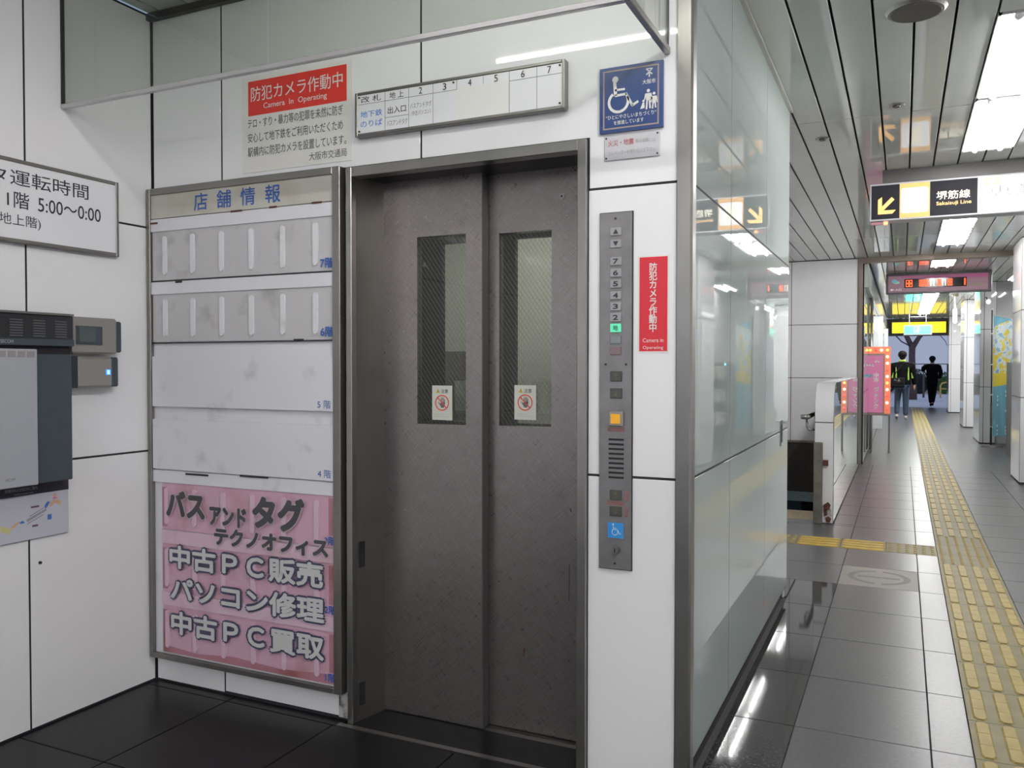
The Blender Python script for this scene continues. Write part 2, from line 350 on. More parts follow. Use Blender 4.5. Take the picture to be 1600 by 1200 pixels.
def copy_tree(o, loc):
    d = Vector(loc) - Vector(o.location)
    def rec(a, par):
        c = a.copy(); COL.objects.link(c); ORG[c.name] = ORG[a.name] + d
        if par is not None: c.parent = par
        for ch in [k for k in a.children]: rec(ch, c)
        return c
    c = rec(o, None); c.location = loc; return c

class FL:
    """flat print: polygons in (u,v) placed on a plane facing -Y ('Y') or +X ('X') or up ('Z')"""
    def __init__(s): s.v = []; s.f = []
    def poly(s, pts): n = len(s.v); s.v += list(pts); s.f.append(tuple(range(n, n+len(pts)))); return s
    def rect(s, a, b, c, d): return s.poly([(a, c), (b, c), (b, d), (a, d)])
    def disc(s, c, r, n=20, ry=None): ry = ry or r; return s.poly([(c[0]+r*math.cos(2*math.pi*i/n), c[1]+ry*math.sin(2*math.pi*i/n)) for i in range(n)])
    def ring(s, c, r0, r1, a0=0, a1=360, n=28, ky=1.0):
        for i in range(n):
            t0 = math.radians(a0+(a1-a0)*i/n); t1 = math.radians(a0+(a1-a0)*(i+1)/n)
            s.poly([(c[0]+r0*math.cos(t0), c[1]+ky*r0*math.sin(t0)), (c[0]+r1*math.cos(t0), c[1]+ky*r1*math.sin(t0)),
                    (c[0]+r1*math.cos(t1), c[1]+ky*r1*math.sin(t1)), (c[0]+r0*math.cos(t1), c[1]+ky*r0*math.sin(t1))])
        return s
    def stroke(s, pts, w):
        for (x0, y0), (x1, y1) in zip(pts, pts[1:]):
            L = math.hypot(x1-x0, y1-y0) or 1e-6; dx, dy = (x1-x0)/L, (y1-y0)/L; nx, ny = -dy*w/2, dx*w/2; e = w*0.25
            s.poly([(x0-dx*e+nx, y0-dy*e+ny), (x0-dx*e-nx, y0-dy*e-ny), (x1+dx*e-nx, y1+dy*e-ny), (x1+dx*e+nx, y1+dy*e+ny)])
        return s
    def border(s, a, b, c, d, w):
        return s.rect(a, b, c, c+w).rect(a, b, d-w, d).rect(a, a+w, c+w, d-w).rect(b-w, b, c+w, d-w)
    def build(s, name, m, parent, pos, plane='Y'):
        P = {'Y': lambda u, v: (u, pos, v), 'X': lambda u, v: (pos, u, v), 'Z': lambda u, v: (u, v, pos)}[plane]
        mb = MB(); mb.v = [P(*q) for q in s.v]; mb.f = s.f
        return mb.build(name, m, parent)
TXT = []
def text(body, u0, u1, v0, v1, pos, m, parent, plane='Y', bold=0.0, vertical=False, name='lettering'):
    """fit the writing exactly into the rectangle u0..u1 x v0..v1"""
    cu = bpy.data.curves.new('writing', 'FONT'); cu.body = '\n'.join(body) if vertical else body
    cu.resolution_u = 3; k = bold*(v1-v0)/(len(body) if vertical else 1)
    if vertical: cu.align_x = 'CENTER'; cu.space_line = 0.92
    o = bpy.data.objects.new('writing', cu); COL.objects.link(o)
    TXT.append((o, (u0, u1, v0, v1), pos, m, parent, plane, name, k))
def flush_text():
    bpy.context.view_layer.update(); dg = bpy.context.evaluated_depsgraph_get()
    for o, (u0, u1, v0, v1), pos, m, parent, plane, name, k in TXT:
        me = bpy.data.meshes.new_from_object(o.evaluated_get(dg)); xs = [v.co.x for v in me.vertices]; ys = [v.co.y for v in me.vertices]
        ox = org(parent)
        if xs:
            a, b, c, d = min(xs), max(xs), min(ys), max(ys)
            uv = [(u0+k+(x-a)/(b-a or 1)*(u1-u0-2*k), v0+k+(y-c)/(d-c or 1)*(v1-v0-2*k)) for x, y in zip(xs, ys)]
            fs = [tuple(p.vertices) for p in me.polygons]; n = len(uv); V = []; Fc = []
            for du, dv in ([(0, 0)] if k < 1e-5 else [(math.cos(t*math.pi/4)*k, math.sin(t*math.pi/4)*k) for t in range(8)]+[(0, 0)]):
                q = len(V); e = len(V)//n*3e-5; V += [Vector((u+du, pos-e, w_+dv) if plane == 'Y' else (pos+e, u+du, w_+dv))-ox for u, w_ in uv]; Fc += [tuple(i+q for i in f_) for f_ in fs]
            m2 = bpy.data.meshes.new(name); m2.from_pydata(V, [], Fc); m2.materials.append(m); link(name, m2, parent, ox)
        cu = o.data; bpy.data.objects.remove(o); bpy.data.curves.remove(cu)

W = 2.65       # plane of the lift wall (facing the camera)
XL = -2.97     # left wall
XB = -0.62     # glossy side of the lift block
ZC = 2.90      # ceiling
XR = 1.95      # right wall
YF = 12.7      # stair bulkhead
GAP = 0.0042

# ================================================================== SETTING
# ---- walls made of tiles on a dark backing
def tiles_Y(parent, xs, zs, yf, m=tile, t=0.012, skip=()):
    for i in range(len(xs)-1):
        for j in range(len(zs)-1):
            if (i, j) in skip: continue
            MB().bbox(xs[i]+GAP, xs[i+1]-GAP, yf, yf+t, zs[j]+GAP, zs[j+1]-GAP, 0.0006).build('wall_tile', m, parent)
def tiles_X(parent, ys, zs, xf, m=tile, t=0.012, sgn=-1, skip=()):
    a, b = (xf, xf+t) if sgn > 0 else (xf-t, xf)
    for i in range(len(ys)-1):
        for j in range(len(zs)-1):
            if (i, j) in skip: continue
            MB().bbox(a, b, ys[i]+GAP, ys[i+1]-GAP, zs[j]+GAP, zs[j+1]-GAP, 0.0006).build('wall_tile', m, parent)
# lift wall backing with a door opening
mb = MB()
mb.box(XL, -1.925, W+0.002, W+0.05, 0, ZC).box(-0.965, XB-0.02, W+0.002, W+0.05, 0, ZC).box(-1.925, -0.965, W+0.002, W+0.05, 2.135, ZC)
wl = mb.build('wall_back', joint); tag(wl, 'white tiled wall around the lift doorway, dark joints', 'wall', kind='structure')
tiles_Y(wl, [-2.965, -2.572], [0.004, 1.016, 1.971, 2.895], W)
tiles_Y(wl, [-2.572, -1.941], [0.01, 1.016, 1.971, 2.14], W)
tiles_Y(wl, [-2.572, -1.608], [2.14, 2.895], W)
def polytile(poly, yf=W):
    MB().prism(poly, yf, yf+0.012).build('wall_tile', tile, wl)
g = GAP
polytile([(-1.608+g, 2.14+g), (-0.957+g, 2.14+g), (-0.957+g, 1.971+g), (-0.658, 1.971+g), (-0.658, 2.892), (-1.608+g, 2.892)])
tiles_Y(wl, [-0.960, -0.655], [0.01, 1.016, 1.971], W)
# left wall
wl2 = box('wall_left', joint, None, XL-0.05, XL-0.002, -8.0, W+0.02, 0, ZC); tag(wl2, 'white tiled left wall carrying the opening hours sign and grey cabinet', 'wall', kind='structure')
tiles_X(wl2, [-7.9, -6.2, -4.5, -2.9, -1.8, -0.85, 0.15, 1.11, 2.065, 2.647], [0.004, 1.013, 1.98, 2.895], XL)
# glossy side wall of the lift block
ws = box('wall_side', joint, None, XB-0.05, XB-0.0006, W+0.012, 5.20, 0.07, ZC); tag(ws, 'glossy mirror-like side wall of the lift block along the passage', 'wall', kind='structure')
tiles_X(ws, [2.692, 3.371, 4.311, 5.215], [0.072, 1.015, 1.974, 2.895], XB, gtile)
bb = box('baseboard_side', granite, None, XB-0.06, XB-0.018, W+0.012, 5.19, 0.0, 0.07); tag(bb, 'dark recessed plinth under the glossy side wall', 'plinth', kind='structure')
MB().box(-1.9, XB-0.012, 5.19, 5.215, 0, ZC).build('wall_rear', tile).update_tag()
tag(bpy.data.objects['wall_rear'], 'rear end of the lift block facing the stairwell', 'wall', kind='structure')
# stainless corner post of the block
tr = MB().prism([(-0.655, W-0.012), (-0.613, W-0.012), (-0.606, W-0.005), (-0.606, W+0.040), (-0.618, W+0.040), (-0.618, W+0.006), (-0.655, W+0.006)], 0.0, ZC, 'Z').build('trim_1', steel)
tag(tr, 'stainless steel corner strip between lift wall and glossy side wall', 'trim', kind='structure')
# recessed pull in the side wall
t = thing('pull_handle', (XB, 4.91, 0.95), 'small recessed black and steel pull in the glossy side wall', 'handle')
mb = MB(); mb.box(XB, XB+0.004, 4.875, 4.955, 0.935, 1.075); mb.build('surround', steel, t)
box('pull_slot', black_gap, t, XB+0.004, XB+0.0055, 4.893, 4.937, 0.955, 1.055)

# ---- stair bulkhead, stairwell and parapet
wf = box('wall_far', joint, None, -1.9, -0.575, YF+0.002, YF+0.06, 0.29, ZC); tag(wf, 'white tiled bulkhead above the stairwell opening', 'wall', kind='structure')
tiles_Y(wf, [-1.9, -1.47, -0.578], [0.31, 1.22, 1.982, 2.895], YF)
tr = box('trim_2', trim_brown, None, -1.9, -0.575, YF-0.01, YF+0.07, 0.285, 0.31); tag(tr, 'brownish ledge under the white bulkhead', 'trim', kind='structure')
tr = MB().box(-0.575, -0.522, YF-0.02, YF+0.08, 0, ZC).build('trim_3', trim_brown); tag(tr, 'brown upright strip at the right edge of the bulkhead', 'trim', kind='structure')
tr = MB().box(-0.522, 1.95, YF-0.06, YF+0.10, ZC-0.07, ZC).build('trim_4', trim_brown); tag(tr, 'brown cross beam strip under the passage ceiling', 'trim', kind='structure')
t = thing('stairwell', (-1.2, 8.0, 0), 'dark stairwell opening with beige steps beside the glossy wall', 'stairwell', kind='structure')
box('landing', beige_step, t, -1.9, -0.70, 7.95, 8.45, -0.06, -0.004)
for i in range(12):
    box('step', beige_step, t, -1.9, -0.70, 8.45+i*0.30, 8.75+i*0.30, -0.18*(i+1)-0.06, -0.18*(i+1))
box('soffit_wall', well_dark, t, -1.9, -0.575, YF+0.012, YF+0.06, -0.43, 0.285)
box('lower_band', well_teal, t, -1.9, -0.575, YF+0.012, YF+0.07, -0.57, -0.43)
box('lower_wall', well_teal2, t, -1.9, -0.575, YF+0.9, YF+0.95, -2.4, -0.57)
box('lower_door', black_gap, t, -1.40, -1.06, YF+0.85, YF+0.9, -2.4, -0.60)
box('side_panel', tile, t, -1.95, -1.9, 5.2, YF+0.95, -2.4, ZC)
box('side_panel', tile, t, -0.705, -0.70, 7.9, YF+0.95, -2.4, 0)
box('well_bottom', well_teal2, t, -1.95, -0.575, 8.4, YF+0.95, -2.5, -2.4)
# parapet with rounded top front
pr_ = [(7.822, 0.0), (7.822, 0.98), (7.845, 1.07), (7.89, 1.15), (7.96, 1.205), (8.06, 1.232), (12.66, 1.232), (12.66, 0.0)]
pp = MB().prism(pr_, -0.700, -0.541, 'X').build('parapet', joint, smooth=False); tag(pp, 'low white tiled parapet wall with rounded top beside the stairwell', 'parapet', kind='structure')
def front_piece(z0, z1, pts):
    mb = MB(); vs = []
    for y, z in pts: vs += [(-0.698, y-0.010, z), (-0.545, y-0.010, z)]
    fs = [(2*i, 2*i+1, 2*i+3, 2*i+2) for i in range(len(pts)-1)]
    mb.add(vs, fs); return mb.build('wall_tile', tile, pp, smooth=True)
front_piece(0, 0, [(7.83, 0.005), (7.83, 0.885)])
front_piece(0, 0, [(7.83, 0.893), (7.83, 0.98), (7.845, 1.07), (7.89, 1.15), (7.96, 1.207), (8.06, 1.236), (12.66, 1.236)])
side = [(7.822, 0.02), (7.822, 0.98), (7.838, 1.07), (7.885, 1.15), (7.955, 1.207), (8.06, 1.234), (9.6, 1.234), (9.6, 0.02)]
MB().prism(side, -0.552, -0.540, 'X').build('wall_tile', gtile, pp)
for a, b in ((9.606, 11.3), (11.306, 12.66)):
    MB().box(-0.552, -0.540, a, b, 0.02, 1.234).build('wall_tile', gtile, pp)
# gate post and guard on the stair head
t = thing('gate_post', (-0.66, 7.79, 0), 'worn green-grey steel post before the white parapet end', 'post')
MB().bbox(-0.703, -0.630, 7.755, 7.815, 0, 0.715, 0.006).build('post_body', green_post, t)
MB().box(-0.628, -0.585, 7.79, 7.818, 0.51, 0.56).build('latch_tongue', rust, t)
mb = MB(); mb.box(-0.695, -0.640, 7.752, 7.755, 0.05, 0.68); mb.build('guide_groove', green_post, t)
t = thing('chipped_patch', (-0.60, 7.81, 0.06), 'broken rusty chipped patch low on the white parapet end', 'damage')
mb = MB(); mb.prism([(-0.625, 0.16), (-0.585, 0.19), (-0.562, 0.165), (-0.572, 0.125), (-0.618, 0.12)], 7.809, 7.818)
mb.prism([(-0.622, 0.115), (-0.592, 0.12), (-0.588, 0.075), (-0.615, 0.06)], 7.809, 7.818)
mb.prism([(-0.607, 0.05), (-0.58, 0.065), (-0.556, 0.045), (-0.568, 0.01), (-0.598, 0.012)], 7.809, 7.818); mb.build('rust_spot', rust, t)
MB().prism([(-0.585, 0.12), (-0.56, 0.13), (-0.553, 0.06), (-0.578, 0.07)], 7.811, 7.818).build('bare_plaster', dirt_w, t)
# handrail
t = thing('handrail', (-0.76, 8.0, 0.9), 'grey steel stair handrail with bent bracket left of the parapet', 'handrail')
MB().tube([(-0.755, 7.80, 0.935), (-0.755, 8.5, 0.935), (-0.755, 12.3, -1.0)], 0.021, 10).build('rail', steel, t, True)
MB().tube([(-0.755, 7.80, 0.935), (-0.815, 7.80, 0.935)], 0.021, 10).build('rail_return', steel, t, True)
MB().tube([(-0.775, 7.86, 0.93), (-0.77, 7.86, 0.85), (-0.755, 7.86, 0.82), (-0.700, 7.86, 0.82)], 0.010, 8).build('bracket', steel, t, True)
MB().tube([(-0.755, 8.5, 0.92), (-0.750, 8.5, 0.82), (-0.700, 8.5, 0.78)], 0.010, 8).build('bracket', steel, t, True)

# ---- columns on the right, right wall, far left wall
def column(n, yf, x0=1.25, x1=1.95, depth=0.85, m=tile, label=''):
    c = box('column', joint, None, x0+0.002, x1, yf+0.002, yf+depth, 0, ZC); tag(c, label, 'column', kind='structure')
    zs = [0.02, 1.02, 2.048, 2.895]
    xm = x0+0.06
    tiles_Y(c, [x0, xm, x1], zs, yf, m, skip=())
    tiles_X(c, [yf+0.012, yf+depth], zs, x0, tile, sgn=1)
    return c
column(1, 11.40, label='nearest white tiled column at the right edge')
column(2, 17.10, label='white tiled column just left of the blue and yellow banner pole', depth=1.4, x1=1.50)
column(3, 21.50, label='white tiled column between banner column and the farthest column', depth=1.2, x1=1.60)
column(4, 28.30, label='farthest white tiled column beside the street exit', depth=1.2, x1=1.70)
wr = box('wall_right', joint, None, XR+0.002, XR+0.06, -8.0, 30.0, 0, ZC); tag(wr, 'white tiled wall behind the right-hand columns', 'wall', kind='structure')
tiles_X(wr, [-7.9, -6.2, -4.5, -2.9, -1.2, 0.4, 2.0, 3.6, 5.2, 6.8, 8.4, 10.0, 11.6, 13.2, 14.8, 16.4, 18.0, 20, 22, 24, 26, 28, 30], [0.02, 1.02, 2.048, 2.895], XR, tile, sgn=1)
wn = box('wall_near', tile, None, 1.50, XR, 17.25, 17.35, 0, ZC); tag(wn, 'pale wall behind the blue and yellow banner', 'wall', kind='structure')
wfl = box('wall_left_far', joint, None, -0.60, -0.502, YF+0.08, 31.5, 0, ZC); tag(wfl, 'pale tiled left wall of the far passage', 'wall', kind='structure')
tiles_X(wfl, [YF+0.1, 14.9, 17.1, 19.3, 21.5, 24.0, 26.5, 29.0, 31.4], [0.02, 1.02, 2.048, 2.5], -0.50, gtile)
hd = MB().box(-0.512, -0.45, YF+0.1, 31.4, 2.50, 2.84).build('trim_5', plank_m); tag(hd, 'pale boxed soffit along the far left wall', 'trim', kind='structure')
for i, (y, lb) in enumerate(((20.2, 'slim pale pier on the far left wall nearer the camera'), (27.0, 'slim pale pier on the far left wall next to the exit'))):
    c = box('pier', tile, None, -0.50, -0.40, y, y+0.7, 0, 2.50); tag(c, lb, 'pier', kind='structure')
t = thing('drain_pipe', (-0.47, 14.2, 0), 'pair of slim grey pipes on the far left wall above the lit box', 'pipe')
MB().cyl((-0.475, 14.9, 0.02), (-0.475, 14.9, 2.50), 0.014).build('pipe_run', steel, t, True)
MB().cyl((-0.475, 15.25, 0.02), (-0.475, 15.25, 2.50), 0.014).build('pipe_run', steel, t, True)

# ---- ceiling
ce = MB().box(XL-0.05, XR+0.06, -8.0, 30.0, 3.0, 3.05).build('ceiling', void); tag(ce, 'grey enamel plank ceiling with dark joints', 'ceiling', kind='structure')
PX = [-0.131+0.1627*k for k in range(-18, 14)]
_pm = {}
def plank(x0, x1, y0, y1):
    key = (round(x1-x0, 3), round(y1-y0, 3))
    if key not in _pm:
        a, b = (x1-x0)/2-0.0052, (y1-y0)/2-0.0045
        mb = MB().bbox(-a, a, -b, b, 0, 0.016, 0.003); me = bpy.data.meshes.new('ceiling_plank'); me.from_pydata(mb.v, [], mb.f); me.materials.append(plank_m); _pm[key] = me
    link('ceiling_plank', _pm[key], ce, Vector(((x0+x1)/2, (y0+y1)/2, ZC)))
SEG = [-7.95, -4.96, 0.29, 5.54, 10.79, YF, 16.04, 21.29, 26.54, 29.0]
LAMPS = [(-5.43, -2.84), (-0.83, 1.76), (4.17, 6.76), (9.17, 11.78), (12.98, 14.27), (17.97, 20.54), (20.54, 23.12), (23.12, 25.69), (25.69, 27.0)]
for i in range(len(PX)-1):
    x0, x1 = PX[i], PX[i+1]
    if x1 < XL+0.02: continue
    x0 = max(x0, XL+0.005); x1 = min(x1, XR-0.005)
    if x1-x0 < 0.02: continue
    xm = (x0+x1)/2
    slot = 0.35 < xm < 0.69; slot2 = -1.28 < xm < -0.94
    lamps = LAMPS if slot else [(-7.35, -4.76), (-3.95, -1.36)]
    for a, b in zip(SEG, SEG[1:]):
        if a >= YF-0.01 and xm < -0.5: continue
        parts = [(a, b)]
        if xm < XB:
            if b <= 0.3: pass
            elif a < 1: parts = [(a, W-0.01)]
            elif a < 6: parts = [(5.54, b)] if xm > -1.9 else []
            elif xm < -1.9: parts = []
            if a < 1 and b > 1 and xm > -1.9: parts.append((5.225, 5.54))
        if slot or slot2:
            new = []
            for p, q in parts:
                cur = p
                for l0, l1 in lamps:
                    if l1 <= cur or l0 >= q: continue
                    if l0 > cur+0.05: new.append((cur, l0))
                    cur = max(cur, l1)
                if cur < q-0.05: new.append((cur, q))
            parts = new
        for p, q in parts: plank(x0, x1, p, q)
tr = MB().box(XB-0.0, XB+0.018, W+0.05, 5.21, ZC-0.018, ZC-0.001).build('trim_6', plank_m); tag(tr, 'slim light edge strip where glossy wall meets the ceiling', 'trim', kind='structure')
tr = MB().box(XL+0.001, -0.70, W-0.03, W-0.002, ZC-0.03, ZC-0.002).build('trim_7', steel_dark); tag(tr, 'dark edge strip where lift wall meets the ceiling', 'trim', kind='structure')

# ---- floor
fl_ = MB().box(XL-0.05, XR+0.06, -8.0, 7.95, -0.06, -0.012).box(-0.70, XR+0.06, 7.95, YF, -0.06, -0.012).build('floor', joint_f); tag(fl_, 'grey stone floor with dark joints and yellow tactile path', 'floor', kind='structure')
_fm = {}
def ftile(x0, x1, y0, y1, m, nm='floor_tile'):
    key = (round(x1-x0, 3), round(y1-y0, 3), m.name)
    if key not in _fm:
        a, b = (x1-x0)/2-0.0025, (y1-y0)/2-0.0025
        mb = MB().bbox(-a, a, -b, b, -0.012, 0.0, 0.001); me = bpy.data.meshes.new(nm); me.from_pydata(mb.v, [], mb.f); me.materials.append(m); _fm[key] = me
    return link(nm, _fm[key], fl_, Vector(((x0+x1)/2, (y0+y1)/2, 0)))
ROWS = [-7.95, -6.2, -4.5, -2.95, -2.06, -1.48, -0.90, -0.32, 0.26, 0.84, 1.42, 2.01, 2.60, 2.76, 3.34, 3.925, 4.51, 5.09, 5.67, 6.215, 6.80, 7.17, 7.75, 8.33, 8.91, 9.49, 10.07, 10.65, 11.23, 11.81, 12.39, YF]
# polished band beside the lift block and before the lift
PXF = [-2.965, -2.51, -1.975, -1.438, -0.9015, -0.365]
rows_p = [-7.95, -6.2, -4.5, -2.95, -2.06, -1.48, -0.90, -0.32, 0.26, 0.84, 1.42, 2.01, 2.595]
for a, b in zip(rows_p, rows_p[1:]):
    for c, d in zip(PXF, PXF[1:]): ftile(c, d, a, b, granite_n)
for c, d in zip([-2.965, -2.51], [-2.51, -1.945]): ftile(c, d, 2.595, 2.655, granite_n)
for a, b in zip([2.595, 2.76, 3.34, 3.925, 4.51, 5.09], [2.76, 3.34, 3.925, 4.51, 5.09, 5.67]):
    ftile(XB+0.003, -0.365, a, b, granite)
for a, b in ((5.67, 6.215), (6.215, 6.80)):
    for c, d in ((-1.9, -1.438), (-1.438, -0.9015), (-0.9015, -0.365)): ftile(c, d, a, b, floor_t)
ftile(-1.9, -0.62, 5.22, 5.67, granite)
for c, d in ((-1.9, -1.438), (-1.438, -0.9015), (-0.9015, -0.365)): ftile(c, d, 7.17, 7.75, floor_t)
ftile(-1.9, -0.70, 7.75, 7.95, floor_t); ftile(-0.70, -0.365, 7.75, 7.83, floor_t)
for a, b in zip(ROWS, ROWS[1:]):
    if a >= 7.75: ftile(-0.54, -0.365, max(a, 7.83), b, floor_t)
    for c, d in ((-0.365, 0.105), (0.105, 0.243), (0.60, 1.07), (1.07, 1.54), (1.54, 1.95)):
        if c < 0.2 and abs(a-6.80) < 0.01: continue
        if c == -0.365 and abs(a-5.67) < 0.01:
            ftile(c, d, a, b, emblem_t, 'emblem_tile')
            f = FL(); cx, cy_ = (-0.365+0.105)/2, 5.94
            f.ring((cx, cy_), 0.150, 0.190, 97, 263).ring((cx, cy_), 0.150, 0.190, 277, 443); f.stroke([(cx-0.115, cy_), (cx+0.115, cy_)], 0.045)
            f.build('floor_emblem', emblem_g, fl_, 0.0012, 'Z'); continue
        ftile(c, d, a, b, floor_t)
# bar tile mesh and dot tile mesh
def bar_mesh(wd, ln, nb, m, along='Y', seg=3, bw=0.052):
    mb = MB(); mb.bbox(-wd/2+0.0015, wd/2-0.0015, -ln/2+0.0015, ln/2-0.0015, -0.012, 0.001, 0.001)
    mb2 = MB()
    for i in range(nb):
        c = -wd/2 + wd*(i+0.52)/nb; L = ln-0.030
        for s in range(seg):
            a = -L/2+L*s/seg+0.0012; b = -L/2+L*(s+1)/seg-0.0012; h0, h1 = 0.001, 0.0065; e = 0.006; r = bw/2
            pts = [(c-r, a), (c+r, a), (c+r, b), (c-r, b)]
            if s == 0: pts = [(c-r, a+r*0.7), (c-r*0.6, a), (c+r*0.6, a), (c+r, a+r*0.7), (c+r, b), (c-r, b)]
            if s == seg-1: pts = [(c-r, a), (c+r, a), (c+r, b-r*0.7), (c+r*0.6, b), (c-r*0.6, b), (c-r, b-r*0.7)]
            n = len(pts); cx = c; cyy = (a+b)/2
            top = [(x+(e if x < cx else -e), y+(0 if n == 4 else 0), h1) for x, y in pts]
            mb2.add([(x, y, h0) for x, y in pts]+top, [tuple(range(n, 2*n))]+[(k, (k+1) % n, (k+1) % n+n, k+n) for k in range(n)])
    if along == 'X':
        for q in (mb, mb2): q.v = [(y, x, z) for x, y, z in q.v]; q.f = [tuple(reversed(f)) for f in q.f]
    n0 = len(mb.f); mb.add(mb2.v, mb2.f)
    me = bpy.data.meshes.new('tactile_tile'); me.from_pydata(mb.v, [], mb.f)
    for mm in m: me.materials.append(mm)
    for i, p in enumerate(me.polygons): p.material_index = 0 if i < n0 else 1
    return me
def dot_mesh(wx, ly, nx, ny, m, r=0.012):
    mb = MB(); mb.bbox(-wx/2+0.0015, wx/2-0.0015, -ly/2+0.0015, ly/2-0.0015, -0.012, 0.001, 0.001); n0 = len(mb.f)
    for i in range(nx):
        for j in range(ny):
            x = -wx/2+wx*(i+0.5)/nx; y = -ly/2+ly*(j+0.5)/ny; k = 8
            mb.add([(x+r*math.cos(2*math.pi*a/k), y+r*math.sin(2*math.pi*a/k), 0.001) for a in range(k)]+[(x+0.6*r*math.cos(2*math.pi*a/k), y+0.6*r*math.sin(2*math.pi*a/k), 0.006) for a in range(k)],
                   [tuple(range(k, 2*k))]+[(a, (a+1) % k, (a+1) % k+k, a+k) for a in range(k)])
    me = bpy.data.meshes.new('tactile_tile'); me.from_pydata(mb.v, [], mb.f)
    for mm in m: me.materials.append(mm)
    for i, p in enumerate(me.polygons): p.material_index = 0 if i < n0 else 1
    return me
P = 0.3575
bm_ = bar_mesh(P, P, 4, (yellow_t, yellow_b)); dm_ = dot_mesh(P, P, 6, 8, (yellow_t, yellow_b))
k = 0; y = 3.33-P*17
while y < 31.5:
    dots = 6.54 < y+0.01 < 7.5
    o = link('tactile_tile', dm_ if dots else bm_, fl_, Vector((0.4215, y+P/2, 0)))
    y += P
bx_ = bar_mesh(0.37, 0.323, 4, (yellow_d, yellow_c), 'X', 3, 0.05); dx_ = dot_mesh(0.346, 0.37, 6, 5, (yellow_t, yellow_b), 0.015)
link('tactile_tile', dx_, fl_, Vector((0.070, 6.985, 0)))
for i in range(3): link('tactile_tile', bx_, fl_, Vector((-0.2645-0.323*i-(0.346 if i > 1 else 0), 6.985, 0)))
link('tactile_tile', dx_, fl_, Vector((-0.922, 6.985, 0)))
ffar = MB().box(-0.52, 0.243, YF, 31.6, -0.06, 0).box(0.60, XR, YF, 31.6, -0.06, 0).box(0.243, 0.60, YF, 31.6, -0.06, -0.012).build('floor_far', floor_far); tag(ffar, 'far part of the grey tiled passage floor', 'floor', kind='structure')

# ---- smoke curtain glass before the lift
t = thing('smoke_curtain', (-1.8, 2.22, 2.38), 'green tinted hanging smoke barrier glass in front of the lift wall', 'glass barrier')
for a, b in ((-2.965, -1.95), (-1.944, -0.70)):
    MB().box(a, b, 2.218, 2.224, 2.395, 2.895).build('glass_pane', smoke_glass, t)
MB().box(-0.693, -0.687, 2.235, 2.640, 2.395, 2.895).build('glass_pane', smoke_glass, t)
MB().bbox(-2.968, -0.70, 2.211, 2.231, 2.378, 2.396, 0.002).build('bottom_rail', rail_m, t)
MB().bbox(-0.700, -0.680, 2.211, 2.644, 2.376, 2.397, 0.002).build('bottom_rail', steel, t)
MB().box(-0.694, -0.686, 2.636, 2.648, 2.396, 2.895).box(-2.969, -2.962, 2.214, 2.228, 2.396, 2.895).build('edge_strip', steel_dark, t)

# ================================================================== LIGHT FITTINGS
def make_fixture(loc, label):
    t = thing('ceiling_light', loc, label, 'ceiling light', 'twin tube ceiling lights along the passage')
    x, y, z = loc; hw, hl = 0.158, 0.62
    mb = MB()
    prof = [(-hw, 0.0), (-hw+0.01, 0.0), (-hw+0.04, 0.05), (-0.075, 0.065), (-0.02, 0.045), (0.0, 0.015), (0.02, 0.045), (0.075, 0.065), (hw-0.04, 0.05), (hw-0.01, 0.0), (hw, 0.0)]
    n = len(prof)
    mb.add([(x+a, y-hl, z+b) for a, b in prof]+[(x+a, y+hl, z+b) for a, b in prof], [(i, i+1, i+1+n, i+n) for i in range(n-1)])
    mb.add([(x+a, y-hl, z+b) for a, b in prof], [tuple(range(n))]); mb.add([(x+a, y+hl, z+b) for a, b in prof], [tuple(range(n-1, -1, -1))])
    mb.build('reflector', refl_m, t)
    MB().box(x-hw, x+hw, y-hl, y+hl, z+0.07, z+0.085).box(x-hw-0.004, x-hw, y-hl, y+hl, z-0.004, z+0.085).box(x+hw, x+hw+0.004, y-hl, y+hl, z-0.004, z+0.085).build('housing', plank_m, t)
    for s in (-1, 1):
        MB().cyl((x+s*0.078, y-hl+0.03, z-0.004), (x+s*0.078, y+hl-0.03, z-0.004), 0.016, n=10, cap=False).build('tube', tube_m, t, True)
        for e in (-1, 1):
            MB().cyl((x+s*0.078, y+e*(hl-0.03), z-0.004), (x+s*0.078, y+e*(hl-0.002), z-0.004), 0.019, n=10).build('end_cap', refl_m, t, True)
    return t
LL = [(-0.18, 'behind the camera near end of the row'), (1.11, 'behind the camera beside the hanging glass'),
      (4.82, 'twin tube ceiling light nearest the camera, cut by the top right corner'), (6.11, 'second twin tube ceiling light, just before the line sign'),
      (9.82, 'twin tube ceiling light just behind the line sign'), (11.13, 'twin tube ceiling light before the brown cross beam'),
      (13.63, 'twin tube ceiling light just beyond the brown cross beam')]
proto = None
for i, (y, lb) in enumerate(LL):
    loc = (0.5198, y, ZC)
    if proto is None: proto = make_fixture(loc, lb); o = proto
    else: o = copy_tree(proto, loc)
    o['label'] = lb if i > 1 else 'twin tube ceiling light '+lb
for x, y, lb in ((0.5198, -4.78, 'row end behind the camera, rearmost pair, far half'), (0.5198, -3.49, 'row end behind the camera, rearmost pair, near half'),
                 (-1.1072, -6.70, 'left row behind the camera, rearmost'), (-1.1072, -5.41, 'left row behind the camera, second from the rear'),
                 (-1.1072, -3.30, 'left row behind the camera, third from the rear'), (-1.1072, -2.01, 'left row behind the camera, nearest the lift')):
    o = copy_tree(proto, (x, y, ZC)); o['label'] = 'added unseen twin tube ceiling light, '+lb  # unseen fittings added behind the camera as fill for the lift wall
